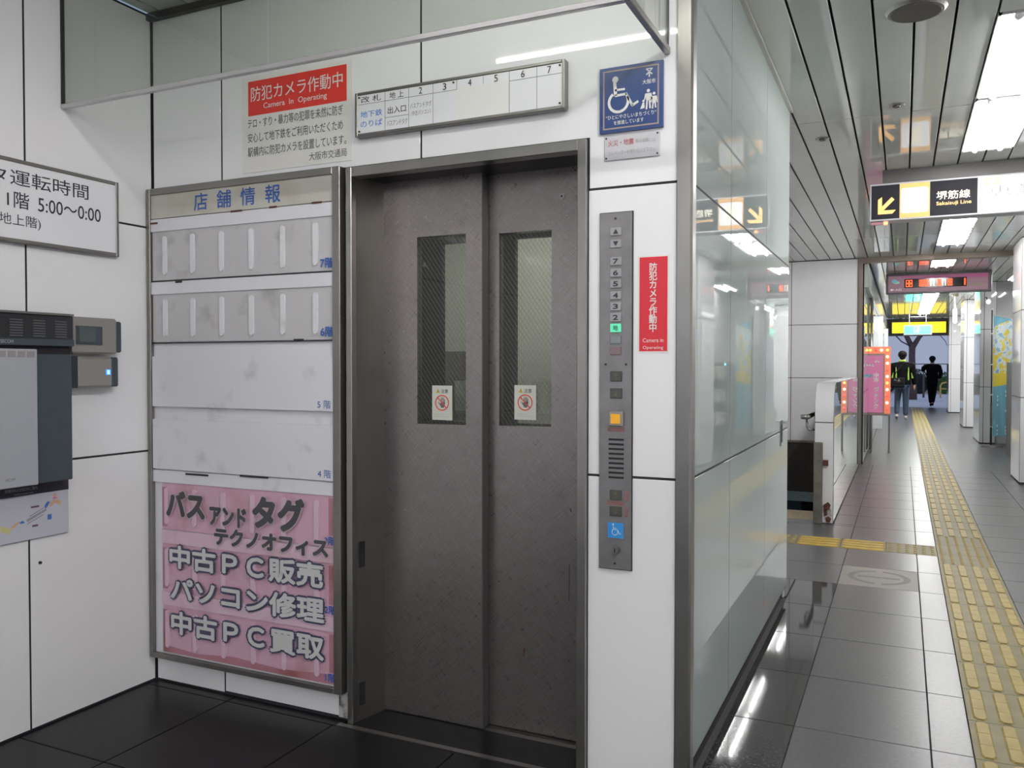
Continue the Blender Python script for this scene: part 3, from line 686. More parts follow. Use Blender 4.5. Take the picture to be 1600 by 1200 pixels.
for x, y, lb in ((1.70, 15.4, 'in the bay of the blue and yellow banner'), (1.80, 18.9, 'in the bay behind the second column'),
                 (1.80, 25.0, 'in the bay before the farthest column, near half'), (1.80, 26.4, 'in the bay before the farthest column, far half')):
    o = copy_tree(proto, (x, y, ZC-0.09)); o['label'] = 'added unseen twin tube ceiling light, '+lb  # bay fittings added to brighten the far columns and banner wall
far_labels = ['first', 'second', 'third', 'fourth', 'fifth', 'sixth', 'seventh']
for i in range(7):
    o = copy_tree(proto, (0.5198, 18.60+1.285*i, ZC)); o['label'] = 'twin tube ceiling light, %s of the far row behind the pink message sign' % far_labels[i]
# two surface mounted battens in front of the lift
for i, (x0, x1, lb) in enumerate(((-1.84, -0.62, 'single tube batten light before the lift, left one above the hanging glass'), (-0.60, 0.62, 'single tube batten light before the lift, right one by the corner'))):
    t = thing('batten_light', ((x0+x1)/2, 1.6, ZC), lb, 'ceiling light', 'single tube battens before the lift')
    MB().bbox(x0, x1, 1.575, 1.625, ZC-0.012, ZC-0.001, 0.003).build('housing', refl_m, t)
    MB().cyl((x0+0.03, 1.6, ZC-0.027), (x1-0.03, 1.6, ZC-0.027), 0.010, n=10, cap=False).build('tube', batten_m, t, True)
    MB().box(x0, x0+0.03, 1.585, 1.615, ZC-0.044, ZC-0.011).box(x1-0.03, x1, 1.585, 1.615, ZC-0.044, ZC-0.011).build('lamp_holder', refl_m, t)

# ceiling speaker, sensors
t = thing('ceiling_speaker', (0.036, 3.98, ZC), 'round dark grey grille speaker in the ceiling', 'speaker')
mb = MB(); mb.cyl((0.036, 3.98, ZC-0.012), (0.036, 3.98, ZC), 0.110, 0.122, 32); mb.build('rim', steel, t)
mb = MB(); mb.cyl((0.036, 3.98, ZC-0.016), (0.036, 3.98, ZC-0.011), 0.098, 0.104, 32); mb.build('grille', mat('speaker_grille', (0.10, 0.09, 0.075), 0.7, noise=(300, 0.4)), t)
for (x, y, lb) in ((-0.047, 5.37, 'small round chrome sprinkler in the ceiling plank beyond the speaker'), (-0.50, 5.95, 'small round sprinkler close to the top corner of the glossy wall')):
    t = thing('sprinkler', (x, y, ZC), lb, 'sprinkler')
    MB().cyl((x, y, ZC-0.006), (x, y, ZC), 0.040, 0.046, 20).build('rosette', steel, t)
    mb = MB(); mb.cyl((x, y, ZC-0.014), (x, y, ZC-0.006), 0.018, 0.022, 12); mb.build('nozzle', box_dark, t)

# ================================================================== LIFT
t = thing('lift_surround', (-1.44, W, 0), 'brushed steel door surround of the lift with deep left reveal', 'door frame')
MB().bbox(-1.930, -1.905, W-0.022, W+0.03, 0, 2.137, 0.002).build('frame_upright', steel, t)
MB().bbox(-0.990, -0.958, W-0.022, W+0.03, 0, 2.137, 0.002).build('frame_upright', steel, t)
MB().bbox(-1.905, -0.990, W-0.022, W+0.03, 2.100, 2.137, 0.002).build('frame_head', steel, t)
MB().prism([(-1.907, W+0.0), (-1.872, 2.80), (-1.872, 2.88), (-1.93, 2.88), (-1.93, W+0.03), (-1.907, W+0.03)], 0.0, 2.12, 'Z').build('left_reveal', steel_d, t)
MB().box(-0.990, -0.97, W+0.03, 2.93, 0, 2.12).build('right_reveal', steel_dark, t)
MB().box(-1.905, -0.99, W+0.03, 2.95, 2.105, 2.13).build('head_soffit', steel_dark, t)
for z0, z1 in ((0.60, 0.70), (0.06, 0.15)):
    MB().prism([(-1.9015, 2.668), (-1.8985, 2.668), (-1.8925, 2.694), (-1.8955, 2.694)], z0, z1, 'Z').build('reveal_slot', black_gap, t)
t = thing('lift_sill', (-1.44, 2.70, 0), 'dark lift threshold with metal strip and door grooves', 'threshold')
MB().box(-1.93, -0.96, 2.622, 2.80, -0.012, 0.001).build('sill_slab', granite_n, t)
MB().box(-1.96, -0.94, 2.597, 2.622, -0.012, 0.002).build('metal_strip', steel, t)
mb = MB(); mb.box(-1.93, -0.97, 2.80, 2.83, -0.03, 0.0).box(-1.93, -0.97, 2.84, 2.86, -0.03, 0.0).box(-1.93, -0.97, 2.87, 2.94, -0.03, 0.0); mb.build('groove_rail', steel_d, t)
MB().box(-1.93, -0.97, 2.80, 2.94, -0.04, -0.031).build('groove_bed', black_gap, t)
def holed_panel(x0, x1, y0, y1, z0, z1, wx0, wx1, wz0, wz1):
    mb = MB(); mb.box(x0, wx0, y0, y1, z0, z1).box(wx1, x1, y0, y1, z0, z1).box(wx0, wx1, y0, y1, z0, wz0).box(wx0, wx1, y0, y1, wz1, z1); return mb
def lift_door(label, x0, x1, yf, wx0, wx1):
    t = thing('lift_door', ((x0+x1)/2, yf, 0), label, 'lift door', 'sliding lift doors')
    holed_panel(x0, x1-0.004, yf, yf+0.035, 0.005, 2.115, wx0, wx1, 1.155, 1.883).build('panel_sheet', door_steel, t)
    MB().box(wx0, wx1, yf+0.010, yf+0.016, 1.155, 1.883).build('window_glass', wired, t)
    mb = MB(); mb.box(x1-0.004, x1, yf-0.003, yf+0.046, 0.005, 2.10); mb.build('leading_edge', edge_steel, t)
    return t
lift_door('left sliding lift door, the nearer crosshatched steel leaf', -1.872, -1.430, 2.80, -1.718, -1.503)
d2 = lift_door('right sliding lift door, set back behind the left leaf', -1.470, -0.985, 2.85, -1.387, -1.173)
mb = MB(); mb.cyl((-1.13, 2.842, 2.0), (-1.13, 2.85, 2.0), 0.011, 0.012, 16); mb.build('key_hole', steel, d2)
MB().cyl((-1.13, 2.8405, 2.0), (-1.13, 2.842, 2.0), 0.004, n=8).build('key_slot', black_gap, d2)
FL().stroke([(-1.10, 0.655), (-1.101, 0.52)], 0.003).stroke([(-1.096, 0.86), (-1.094, 0.85)], 0.005).stroke([(-1.28, 0.32), (-1.284, 0.29)], 0.004).build('rust_streak', rust, d2, 2.849)
# car behind the landing doors
t = thing('lift_car', (-1.44, 3.6, 0), 'pale lift car seen through the wired door windows', 'lift car')
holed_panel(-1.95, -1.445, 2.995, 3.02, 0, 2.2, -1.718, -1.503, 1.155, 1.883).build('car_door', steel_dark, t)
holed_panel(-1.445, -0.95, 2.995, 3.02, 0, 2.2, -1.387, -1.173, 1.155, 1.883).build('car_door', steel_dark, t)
mb = MB(); mb.box(-2.65, -2.63, 3.03, 4.4, 0, 2.3).box(-0.75, -0.73, 3.03, 4.4, 0, 2.3).box(-2.65, -0.73, 4.4, 4.42, 0, 2.3); mb.build('car_wall', car_wall, t)
MB().box(-2.65, -0.73, 3.03, 4.42, -0.02, 0.0).build('car_floor', granite_n, t)
MB().box(-2.65, -0.73, 3.03, 4.42, 2.3, 2.32).build('car_ceiling', car_wall, t)
MB().box(-2.35, -1.10, 3.5, 3.9, 2.27, 2.30).build('car_lamp', mat('lift_car_lamp', (0.8, 0.8, 0.7), 0.5, emit=(1.0, 1.0, 0.95), estr=10.0), t)
MB().bbox(-2.53, -2.36, 4.36, 4.40, 0.9, 1.47, 0.004).build('car_control_panel', steel_d, t)
MB().tube([(-2.05, 4.33, 0.85), (-0.85, 4.33, 0.85)], 0.018, 8).build('car_handrail', steel, t, True)

# caution stickers on the glass
def caution(x0, x1, z0, z1, y, label):
    t = thing('caution_sticker', ((x0+x1)/2, y, z0), label, 'sticker', 'caution stickers on the lift windows')
    MB().box(x0, x1, y-0.0015, y, z0, z1).build('sticker_sheet', mat('sticker_cream', (0.58, 0.59, 0.52), 0.45), t)
    W_ = x1-x0; cx = (x0+x1)/2; cz = z0+(z1-z0)*0.50; p = y-0.0022
    FL().ring((cx, cz), W_*0.30, W_*0.345, 0, 360).stroke([(cx-W_*0.23, cz+W_*0.23), (cx+W_*0.23, cz-W_*0.23)], W_*0.045).build('prohibition_ring', red_ink, t, p-0.0006)
    f = FL(); s = W_
    f.poly([(cx-0.10*s, cz-0.05*s), (cx-0.06*s, cz-0.20*s), (cx+0.08*s, cz-0.22*s), (cx+0.14*s, cz-0.12*s), (cx+0.15*s, cz+0.03*s), (cx-0.05*s, cz+0.03*s)])
    for a, h in ((-0.045, 0.20), (0.015, 0.23), (0.075, 0.21), (0.13, 0.15)): f.stroke([(cx+a*s, cz), (cx+a*s, cz+h*s)], 0.035*s)
    f.stroke([(cx-0.17*s, cz+0.02*s), (cx-0.08*s, cz-0.10*s)], 0.04*s); f.build('hand_pictogram', grey_ink, t, p)
    tz = z1-(z1-z0)*0.16; q = W_*0.10
    FL().poly([(cx-W_*0.30, tz-q*0.8), (cx-W_*0.10, tz-q*0.8), (cx-W_*0.20, tz+q)]).build('warning_triangle', mat('sticker_yellow', (0.50, 0.42, 0.05), 0.5), t, p)
    text('!', cx-W_*0.21, cx-W_*0.19, tz-q*0.5, tz+q*0.5, p-0.0006, black_ink, t)
    text('注意', cx-W_*0.05, cx+W_*0.30, tz-q*0.9, tz+q*0.9, p, grey_ink, t, bold=0.01)
    text('手をふれないで下さい', x0+W_*0.12, x1-W_*0.35, z0+(z1-z0)*0.15, z0+(z1-z0)*0.18, p, faded_ink, t)
    text('ドアに手をはさまれます', x0+W_*0.15, x1-W_*0.15, z0+(z1-z0)*0.09, z0+(z1-z0)*0.12, p, faded_ink, t)
caution(-1.655, -1.566, 1.173, 1.306, 2.808, 'cream caution sticker with no-touch hand on the left lift window')
caution(-1.326, -1.237, 1.180, 1.310, 2.858, 'cream caution sticker with no-touch hand on the right lift window')
t = box('notice_sheet', paper, None, -1.272, -1.180, 2.868, 2.871, 1.205, 1.330); tag(t, 'blank back of a paper notice inside the right lift window', 'notice', 'paper notices inside the lift windows')
t = box('notice_sheet', paper, None, -1.655, -1.56, 2.988, 2.991, 1.20, 1.322); tag(t, 'blank back of a paper notice on the inner car door, left window', 'notice', 'paper notices inside the lift windows')

# ================================================================== SHOP DIRECTORY BOARD
BY = W-0.035
t = thing('shop_directory', (-2.455, W, 0.113), 'steel framed shop directory board with pink stained lower half', 'directory board')
x0, x1, z0, z1 = -2.966, -1.945, 0.113, 2.142
MB().bbox(x0, x0+0.022, BY-0.006, W, z0, z1, 0.002).bbox(x1-0.036, x1, BY-0.006, W, z0, z1, 0.002).bbox(x0+0.022, x1-0.036, BY-0.006, W, z1-0.028, z1, 0.002).bbox(x0+0.022, x1-0.036, BY-0.006, W, z0, z0+0.022, 0.002).build('board_frame', steel_d, t)
ax, bx = x0+0.022, x1-0.036
box('header_panel', plate_c, t, ax, bx, BY+0.002, W-0.001, 2.014, 2.114)
text('店  舗  情  報', -2.695, -2.235, 2.030, 2.103, BY+0.001, blue_ink, t, bold=0.012)
box('backing_sheet', plate_w, t, ax, bx, BY+0.012, W-0.001, 0.135, 2.012)
SX = [-2.865, -2.706, -2.546, -2.388, -2.227, -2.066]
def pill_mesh(xc, za, zb, w_=0.022):
    r = w_/2; pts = [(xc+r*math.cos(a), za+r+r*math.sin(a)) for a in [math.pi+i*math.pi/6 for i in range(7)]] + [(xc+r*math.cos(a), zb-r+r*math.sin(a)) for a in [i*math.pi/6 for i in range(7)]]
    return MB().prism([(x, z) for x, z in pts], BY-0.001, BY+0.006)
rows = [('plain', 1.958, 1.749, '7階'), ('plain', 1.689, 1.484, '6階'), ('cover', 1.422, 1.207, '5階'), ('cover', 1.152, 0.938, '4階'),
        ('pink', 0.880, 0.679, '3階'), ('pink', 0.618, 0.409, '2階'), ('pink', 0.350, 0.144, '1階')]
for kind, zt, zb, lab in rows:
    if kind == 'cover':
        pl = box('floor_plate', plate_w, t, ax+0.004, bx-0.001, BY-0.002, BY+0.004, zb, zt)
        text(lab[0]+' '+lab[1], -2.055, -1.992, zb+0.010, zb+0.042, BY-0.003, blue_ink, t)
        continue
    pl = box('floor_plate', plate_g if kind == 'plain' else pink_film, t, ax+0.003 if kind == 'plain' else -2.895, bx-0.001, BY+0.006, BY+0.012, zb, zt)
    for sx in SX:
        pill_mesh(sx, zb+0.022, zt-0.022).build('slot_rib', plate_w if kind == 'plain' else pink_light, pl)
    if kind == 'plain':
        text(lab, -2.040, -1.978, zb+0.010, zb+0.050, BY-0.0015, blue_ink, t, bold=0.02)
        MB().box(ax, bx, BY+0.000, BY+0.006, zt, zt+0.052).build('divider_strip', plate_w, t)
        MB().box(ax, bx, BY+0.003, BY+0.008, zb-0.006, zb-0.002).build('dirt_line', rubber, t)
    else:
        if lab != '3階': MB().box(-2.895, bx-0.001, BY+0.002, BY+0.008, zt, zt+0.058).build('divider_strip', pink_light, t)
        else: MB().box(ax, bx, BY+0.002, BY+0.008, zt, zt+0.052).build('divider_strip', plate_w, t)
        text(lab, -2.030, -1.978, zb+0.008, zb+0.042, BY+0.005, blue_ink, t, bold=0.03)
        FL().rect(-2.895, -2.866, zb+0.01, zt-0.02).build('rust_stain', pink_dark, t, BY+0.0053); FL().rect(-2.010, -1.983, zb+0.045, zt-0.01).build('rust_stain', pink_dark, t, BY+0.0053)
FL().poly([(-2.895, 0.144), (-1.976, 0.144), (-1.976, 0.185), (-2.25, 0.165), (-2.5, 0.178), (-2.7, 0.160), (-2.895, 0.175)]).build('rust_stain', pink_dark, t, BY+0.0055)
for a, b, c in ((-2.80, -2.76, 1.738), (-2.49, -2.43, 2.012), (-2.29, -2.25, 2.013), (-2.08, -2.03, 2.013), (-2.95, -2.90, 1.995), (-2.17, -2.12, 1.485), (-2.45, -2.30, 0.934), (-2.75, -2.62, 0.925)):
    FL().rect(a, b, c-0.005, c+0.003).build('grime_mark', rust if c > 1.9 else rubber, t, BY-0.0025)
def outlined(body, a, b, c, d, fill, edge, e, bo, bi):
    text(body, a-e, b+e, c-e, d+e, BY-0.0030, edge, t, bold=bo+e/(d-c))
    text(body, a, b, c, d, BY-0.0042, fill, t, bold=bo)
ink = mat('charcoal_print', (0.055, 0.055, 0.06), 0.5); halo = mat('pale_print_edge', (0.55, 0.42, 0.47), 0.5); whit = mat('dusty_white_print', (0.56, 0.56, 0.56), 0.5); edge = mat('navy_print_edge', (0.05, 0.05, 0.10), 0.5)
outlined('バス', -2.862, -2.640, 0.735, 0.850, ink, halo, 0.005, 0.055, 0.03)
outlined('アンド', -2.615, -2.415, 0.718, 0.800, ink, halo, 0.004, 0.055, 0.03)
outlined('タグ', -2.385, -2.118, 0.722, 0.860, ink, halo, 0.005, 0.055, 0.03)
outlined('テクノオフィス', -2.590, -2.005, 0.636, 0.712, ink, halo, 0.004, 0.055, 0.03)
outlined('中古ＰＣ販売', -2.845, -2.030, 0.515, 0.615, whit, edge, 0.0075, 0.040, 0.03)
outlined('パソコン修理', -2.840, -2.025, 0.378, 0.478, whit, edge, 0.0075, 0.040, 0.03)
outlined('中古ＰＣ買取', -2.838, -2.027, 0.232, 0.332, whit, edge, 0.0075, 0.040, 0.03)
# grime patch on the wall under the board
t = MB().box(-1.985, -1.935, W-0.002, W-0.0005, 0.010, 0.105).build('grey_smudge_plate', dirt_w); tag(t, 'small scuffed grey plate at the wall foot left of the lift', 'plate')

# ================================================================== SIGNS ON THE LIFT WALL
t = thing('camera_poster', (-2.185, W, 2.17), 'large cream poster with red heading above the directory board', 'poster')
MB().box(-2.457, -1.915, W-0.0025, W-0.0002, 2.168, 2.552).build('poster_sheet', paper, t); p = W-0.0032
FL().rect(-2.425, -1.937, 2.397, 2.536).build('red_panel', red_ink, t, p)
text('防犯カメラ作動中', -2.410, -1.955, 2.453, 2.512, p-0.0008, paper, t, bold=0.004)
text('Camera  In  Operating', -2.345, -2.030, 2.413, 2.442, p-0.0008, paper, t, bold=0.006)
text('テロ・すり・暴力等の犯罪を未然に防ぎ', -2.428, -1.955, 2.347, 2.386, p, grey_ink, t, bold=0.008)
text('安心して地下鉄をご利用いただくため', -2.428, -1.955, 2.289, 2.328, p, grey_ink, t, bold=0.008)
text('駅構内に防犯カメラを設置しています。', -2.428, -1.940, 2.232, 2.271, p, grey_ink, t, bold=0.008)
text('大阪市交通局', -2.118, -1.938, 2.186, 2.218, p, grey_ink, t, bold=0.006)

t = thing('floor_guide_sign', (-1.455, W, 2.245), 'long framed floor guide plate above the lift with seven columns', 'sign')
a, b, c, d = -1.878, -1.030, 2.243, 2.407; y0 = W-0.030
MB().bbox(a, a+0.011, y0-0.004, W, c, d, 0.002).bbox(b-0.011, b, y0-0.004, W, c, d, 0.002).bbox(a+0.011, b-0.011, y0-0.004, W, d-0.011, d, 0.002).bbox(a+0.011, b-0.011, y0-0.004, W, c, c+0.011, 0.002).build('sign_frame', steel_d, t)
MB().box(a+0.011, b-0.011, y0, W-0.001, c+0.011, d-0.011).build('sign_face', white_p, t); p = y0-0.0008
ia, ib, ic, id_ = a+0.011, b-0.011, c+0.011, d-0.011
CX = [ia, -1.745, -1.642, -1.540, -1.442, -1.337, -1.236, -1.133, ib]; hz = id_-0.034
f = FL()
for i, x in enumerate(CX[1:-1]):
    if i in (3, 4, 5): f.rect(x-0.0008, x+0.0008, id_-0.034 if i != 5 else ic, id_)
    else: f.rect(x-0.0008, x+0.0008, ic, id_)
f.rect(ia, CX[4], hz-0.0008, hz+0.0008).rect(CX[6], ib, hz-0.0008, hz+0.0008).rect(CX[1], CX[2], ic+0.045, ic+0.0466); f.build('ruled_lines', grey_ink, t, p)
MB().box(CX[4]+0.002, CX[6]-0.002, y0-0.0018, y0-0.0004, ic-0.004, hz+0.004).build('cover_tape', mat('white_cover_tape', (0.78, 0.77, 0.76), 0.4, bump=(20, 0.3, 0.004)), t)
zc_ = hz+0.017
text('改 札', ia+0.016, CX[1]-0.018, zc_-0.012, zc_+0.012, p, black_ink, t, bold=0.006)
text('地 上', CX[1]+0.020, CX[2]-0.022, zc_-0.012, zc_+0.012, p, black_ink, t, bold=0.006)
for i, ch in enumerate('234567'):
    cx = (CX[2+i]+CX[3+i])/2; text(ch, cx-0.007, cx+0.007, zc_-0.012, zc_+0.012, p-0.0014, black_ink, t, bold=0.004)
text('地下鉄', ia+0.013, CX[1]-0.012, 2.312, 2.336, p, lblue_ink, t, bold=0.01)
text('のりば', ia+0.013, CX[1]-0.012, 2.276, 2.300, p, lblue_ink, t, bold=0.01)
text('出入口', CX[1]+0.012, CX[2]-0.012, 2.312, 2.338, p, black_ink, t, bold=0.006)
text('バスアンドタグ', CX[1]+0.008, CX[2]-0.005, 2.267, 2.288, p, grey_ink, t)
text('バスアンドタグ', CX[2]+0.006, CX[3]-0.006, 2.318, 2.338, p, grey_ink, t)
text('（中古パソコン）', CX[2]+0.010, CX[3]-0.010, 2.292, 2.310, p, grey_ink, t)
mb = MB()
for x, z in ((ia+0.008, id_-0.008), (ia+0.008, ic+0.008), (ib-0.008, id_-0.008), (ib-0.008, ic+0.008), (CX[3]+0.085, id_-0.008)): mb.cyl((x, y0-0.004, z), (x, y0, z), 0.0035, n=8)
mb.build('screw', steel_dark, t)

t = thing('wheelchair_plate', (-0.808, W, 2.148), 'square navy plate with wheelchair and family pictograms', 'sign')
MB().box(-0.915, -0.702, W-0.012, W, 2.148, 2.360).build('plate_body', navy, t); p = W-0.0128
FL().border(-0.903, -0.715, 2.158, 2.350, 0.005).build('border_line', bronze, t, p)
f = FL(); f.disc((-0.861, 2.3185), 0.0105); f.stroke([(-0.863, 2.307), (-0.860, 2.268)], 0.011)
f.stroke([(-0.861, 2.284), (-0.830, 2.284)], 0.007).stroke([(-0.860, 2.266), (-0.824, 2.268), (-0.803, 2.228), (-0.785, 2.238)], 0.008)
f.ring((-0.850, 2.245), 0.028, 0.037, 125, 385, 24); f.build('wheelchair_pictogram', pictowhite, t, p)
f = FL()
f.stroke([(-0.757, 2.338), (-0.737, 2.338)], 0.003).stroke([(-0.757, 2.338), (-0.738, 2.320)], 0.004).stroke([(-0.737, 2.338), (-0.756, 2.320)], 0.004).stroke([(-0.747, 2.329), (-0.747, 2.312)], 0.004)
f.build('city_emblem', pictowhite, t, p)
f = FL()
for cx, top, bot, s in ((-0.750, 2.273, 2.210, 1.0), (-0.731, 2.262, 2.210, 0.85)):
    f.disc((cx, top-0.005), 0.0055*s, 12); f.poly([(cx-0.009*s, top-0.013), (cx+0.009*s, top-0.013), (cx+0.007*s, top-0.036), (cx-0.007*s, top-0.036)])
    f.stroke([(cx-0.004*s, top-0.036), (cx-0.006*s, bot)], 0.0055*s).stroke([(cx+0.004*s, top-0.036), (cx+0.006*s, bot+0.002)], 0.0055*s).stroke([(cx+0.009*s, top-0.015), (cx+0.012*s, top-0.034)], 0.004*s).stroke([(cx-0.009*s, top-0.015), (cx-0.012*s, top-0.032)], 0.004*s)
f.disc((-0.766, 2.237), 0.004, 10).poly([(-0.769, 2.232), (-0.763, 2.232), (-0.762, 2.214), (-0.777, 2.212)]); f.build('family_pictogram', pictowhite, t, p)
text('大阪市', -0.770, -0.726, 2.290, 2.305, p, pictowhite, t, bold=0.01)
text('“ひとにやさしいまちづくり”', -0.893, -0.724, 2.190, 2.204, p, pictowhite, t, bold=0.01)
text('を推進しています', -0.866, -0.765, 2.171, 2.185, p, pictowhite, t, bold=0.01)

t = thing('fire_notice_plate', (-0.808, W, 2.058), 'small metal notice plate with red and grey writing under the navy plate', 'sign')
MB().bbox(-0.901, -0.713, W-0.006, W, 2.058, 2.139, 0.002).build('plate_body', mat('pale_metal_plate', (0.55, 0.54, 0.57), 0.4, 0.2), t); p = W-0.0066
text('火災・地震', -0.887, -0.800, 2.104, 2.124, p, mat('faded_red_ink', (0.45, 0.12, 0.14), 0.5), t, bold=0.01)
text('等の避難には', -0.794, -0.728, 2.106, 2.119, p, faded_ink, t)
text('エレベーターを使わないで下さい', -0.887, -0.728, 2.074, 2.089, p, faded_ink, t)
mb = MB()
for x, z in ((-0.893, 2.131), (-0.721, 2.131), (-0.893, 2.066), (-0.721, 2.066)): mb.cyl((x, W-0.009, z), (x, W-0.006, z), 0.003, n=8)
mb.build('screw', steel_dark, t)

t = thing('red_camera_sticker', (-0.734, W, 1.425), 'tall red sticker with vertical white writing right of the call panel', 'sticker')
MB().box(-0.786, -0.682, W-0.0015, W-0.0002, 1.424, 1.740).build('sticker_sheet', paper, t); p = W-0.0022
FL().rect(-0.780, -0.687, 1.430, 1.735).build('red_panel', crimson, t, p)
text('防犯カメラ作動中', -0.748, -0.721, 1.492, 1.716, p-0.0008, paper, t, bold=0.02, vertical=True)
text('Camera in', -0.768, -0.700, 1.459, 1.472, p-0.0008, paper, t)
text('Operating', -0.768, -0.700, 1.434, 1.447, p-0.0008, paper, t)

# call / operating panel
t = thing('call_panel', (-0.86, W, 0.71), 'tall narrow steel call panel with indicator windows and buttons', 'control panel')
MB().bbox(-0.9135, -0.8035, W-0.012, W, 0.709, 1.886, 0.002).build('panel_plate', op_steel, t)
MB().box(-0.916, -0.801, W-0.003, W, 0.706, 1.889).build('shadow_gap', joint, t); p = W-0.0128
def window(z0, z1, m, ch, x0=-0.875, x1=-0.838, inkm=black_ink):
    wdw = MB().bbox(x0, x1, W-0.017, W-0.012, z0, z1, 0.001).build('indicator_window', m, t)
    if ch: text(ch, (x0+x1)/2-0.009, (x0+x1)/2+0.009, z0+0.005, z1-0.005, W-0.0178, inkm, t, bold=0.05)
gl = mat('indicator_glass', (0.30, 0.30, 0.31), 0.35)
window(1.810, 1.836, gl, '▲'); window(1.770, 1.796, gl, '▼')
for z, ch in ((1.726, '7'), (1.688, '6'), (1.652, '5'), (1.614, '4'), (1.578, '3'), (1.542, '2')): window(z-0.014, z+0.013, gl, ch)
window(1.493, 1.521, green_l, '地', inkm=mat('green_ink', (0.05, 0.3, 0.2), 0.5)); window(1.455, 1.481, mat('unlit_window', (0.20, 0.22, 0.23), 0.4), ''); window(1.419, 1.445, mat('unlit_red_window', (0.20, 0.14, 0.15), 0.4), '')
mb = MB()
for x, z in ((-0.859, 1.866), (-0.891, 1.387), (-0.821, 1.387), (-0.857, 0.729)): mb.cyl((x, W-0.0155, z), (x, W-0.012, z), 0.004, n=10)
mb.build('screw', steel_dark, t)
arrow_i = mat('etched_arrow', (0.12, 0.13, 0.11), 0.5)
for zc, upw in ((1.348, 1), (1.292, 0), (0.956, 1), (0.902, 0)):
    bt = MB().bbox(-0.8745, -0.8345, W-0.018, W-0.012, zc-0.0165, zc+0.0165, 0.0015).build('push_button', btn_dark, t)
    s = 1 if upw else -1
    FL().stroke([(-0.8545, zc-0.008*s), (-0.8545, zc+0.008*s)], 0.0016).stroke([(-0.860, zc+0.002*s), (-0.8545, zc+0.009*s), (-0.849, zc+0.002*s)], 0.0016).build('button_arrow', arrow_i, bt, W-0.0184)
MB().bbox(-0.8775, -0.8285, W-0.022, W-0.012, 1.184, 1.232, 0.002).build('button_bezel', silver, t)
bt = MB().bbox(-0.870, -0.837, W-0.025, W-0.022, 1.192, 1.224, 0.001).build('amber_call_button', amber, t); bt['label'] = 'glowing amber square button'
for q_ in ((-0.883, -0.825, 1.166, 1.179), (-0.885, -0.825, 0.922, 0.936), (-0.825, -0.810, 0.940, 0.971), (-0.825, -0.812, 0.885, 0.915)): FL().rect(*q_).build('worn_label', redbrown, t, p)
mb = MB()
for i in range(9): z = 1.140-i*0.0157; mb.box(-0.880, -0.828, W-0.0135, W-0.0118, z-0.004, z+0.0025)
mb.build('speaker_slot', black_gap, t)
lb_ = MB().box(-0.882, -0.828, W-0.0135, W-0.012, 0.813, 0.864).build('wheelchair_label', sky_blue, t)
f = FL(); f.disc((-0.863, 0.858), 0.003, 10).stroke([(-0.863, 0.853), (-0.861, 0.841), (-0.848, 0.841), (-0.841, 0.827), (-0.836, 0.829)], 0.002).stroke([(-0.862, 0.846), (-0.851, 0.846)], 0.0016).ring((-0.857, 0.833), 0.009, 0.011, 125, 385, 16)
f.build('wheelchair_pictogram', pictowhite, lb_, W-0.0142)
MB().cyl((-0.855, W-0.020, 0.775), (-0.855, W-0.012, 0.775), 0.014, 0.016, 20).build('key_switch', steel_d, t)
MB().cyl((-0.855, W-0.023, 0.775), (-0.855, W-0.020, 0.775), 0.009, 0.009, 16).build('key_barrel', steel, t)
MB().box(-0.8565, -0.8535, W-0.0236, W-0.023, 0.768, 0.782).build('key_slot', black_gap, t)

# ================================================================== THINGS ON THE LEFT WALL
t = thing('opening_hours_sign', (XL, 2.1, 1.83), 'steel framed white sign with lift operating hours, cut by left edge', 'sign')
ya, yb, za, zb = 1.45, 2.450, 1.832, 2.137; xf = XL+0.028
MB().bbox(XL, xf+0.004, ya, ya+0.014, za, zb, 0.002).bbox(XL, xf+0.004, yb-0.014, yb, za, zb, 0.002).bbox(XL, xf+0.004, ya+0.014, yb-0.014, zb-0.014, zb, 0.002).bbox(XL, xf+0.004, ya+0.014, yb-0.014, za, za+0.014, 0.002).build('sign_frame', steel_d, t)
MB().box(XL+0.002, xf, ya+0.014, yb-0.014, za+0.014, zb-0.014).build('sign_face', white_p, t); p = xf+0.0008
text('エレベータ運転時間', 1.575, 2.310, 2.040, 2.098, p, black_ink, t, 'X', bold=0.004)
text('1階', 1.975, 2.060, 1.958, 2.018, p, black_ink, t, 'X', bold=0.006); text('5:00～0:00', 2.095, 2.365, 1.960, 2.012, p, black_ink, t, 'X', bold=0.006)
text('(地上階)', 1.930, 2.105, 1.888, 1.936, p, black_ink, t, 'X')

t = thing('alarm_cabinet', (XL, 2.02, 0.94), 'grey wall cabinet with black louvred head, cut by left edge', 'cabinet')
xf = -2.87
MB().bbox(XL, xf, 1.70, 2.186, 1.455, 1.572, 0.006).build('louvre_head', black_pl, t)
MB().box(XL, xf+0.002, 1.70, 2.184, 1.570, 1.578).build('head_cap', steel_d, t)
for i in range(6):
    mb = MB(); yc = 1.868+(i-1)*0.087
    if yc > 2.15: continue
    for j in range(7): mb.box(xf, xf+0.003, yc-0.024, yc+0.024, 1.488+j*0.0095, 1.492+j*0.0095)
    mb.build('louvre_grille', mat('louvre_grey', (0.10, 0.10, 0.11), 0.4) if i == 0 else MATS['louvre_grey'], t)
MB().box(xf, xf+0.002, 1.70, 2.184, 1.456, 1.480).build('brand_strip', slate, t)
text('SECOM', 1.895, 1.942, 1.462, 1.474, xf+0.003, lgrey, t, 'X', bold=0.01)
MB().box(XL, xf-0.02, 1.70, 2.180, 1.418, 1.455).build('neck_gap', black_gap, t)
MB().bbox(XL, xf, 1.70, 2.176, 0.948, 1.425, 0.004).build('cabinet_body', slate, t)
MB().bbox(XL+0.02, xf+0.006, 1.70, 2.031, 0.946, 1.442, 0.003).build('front_panel', lgrey, t)
mb = MB()
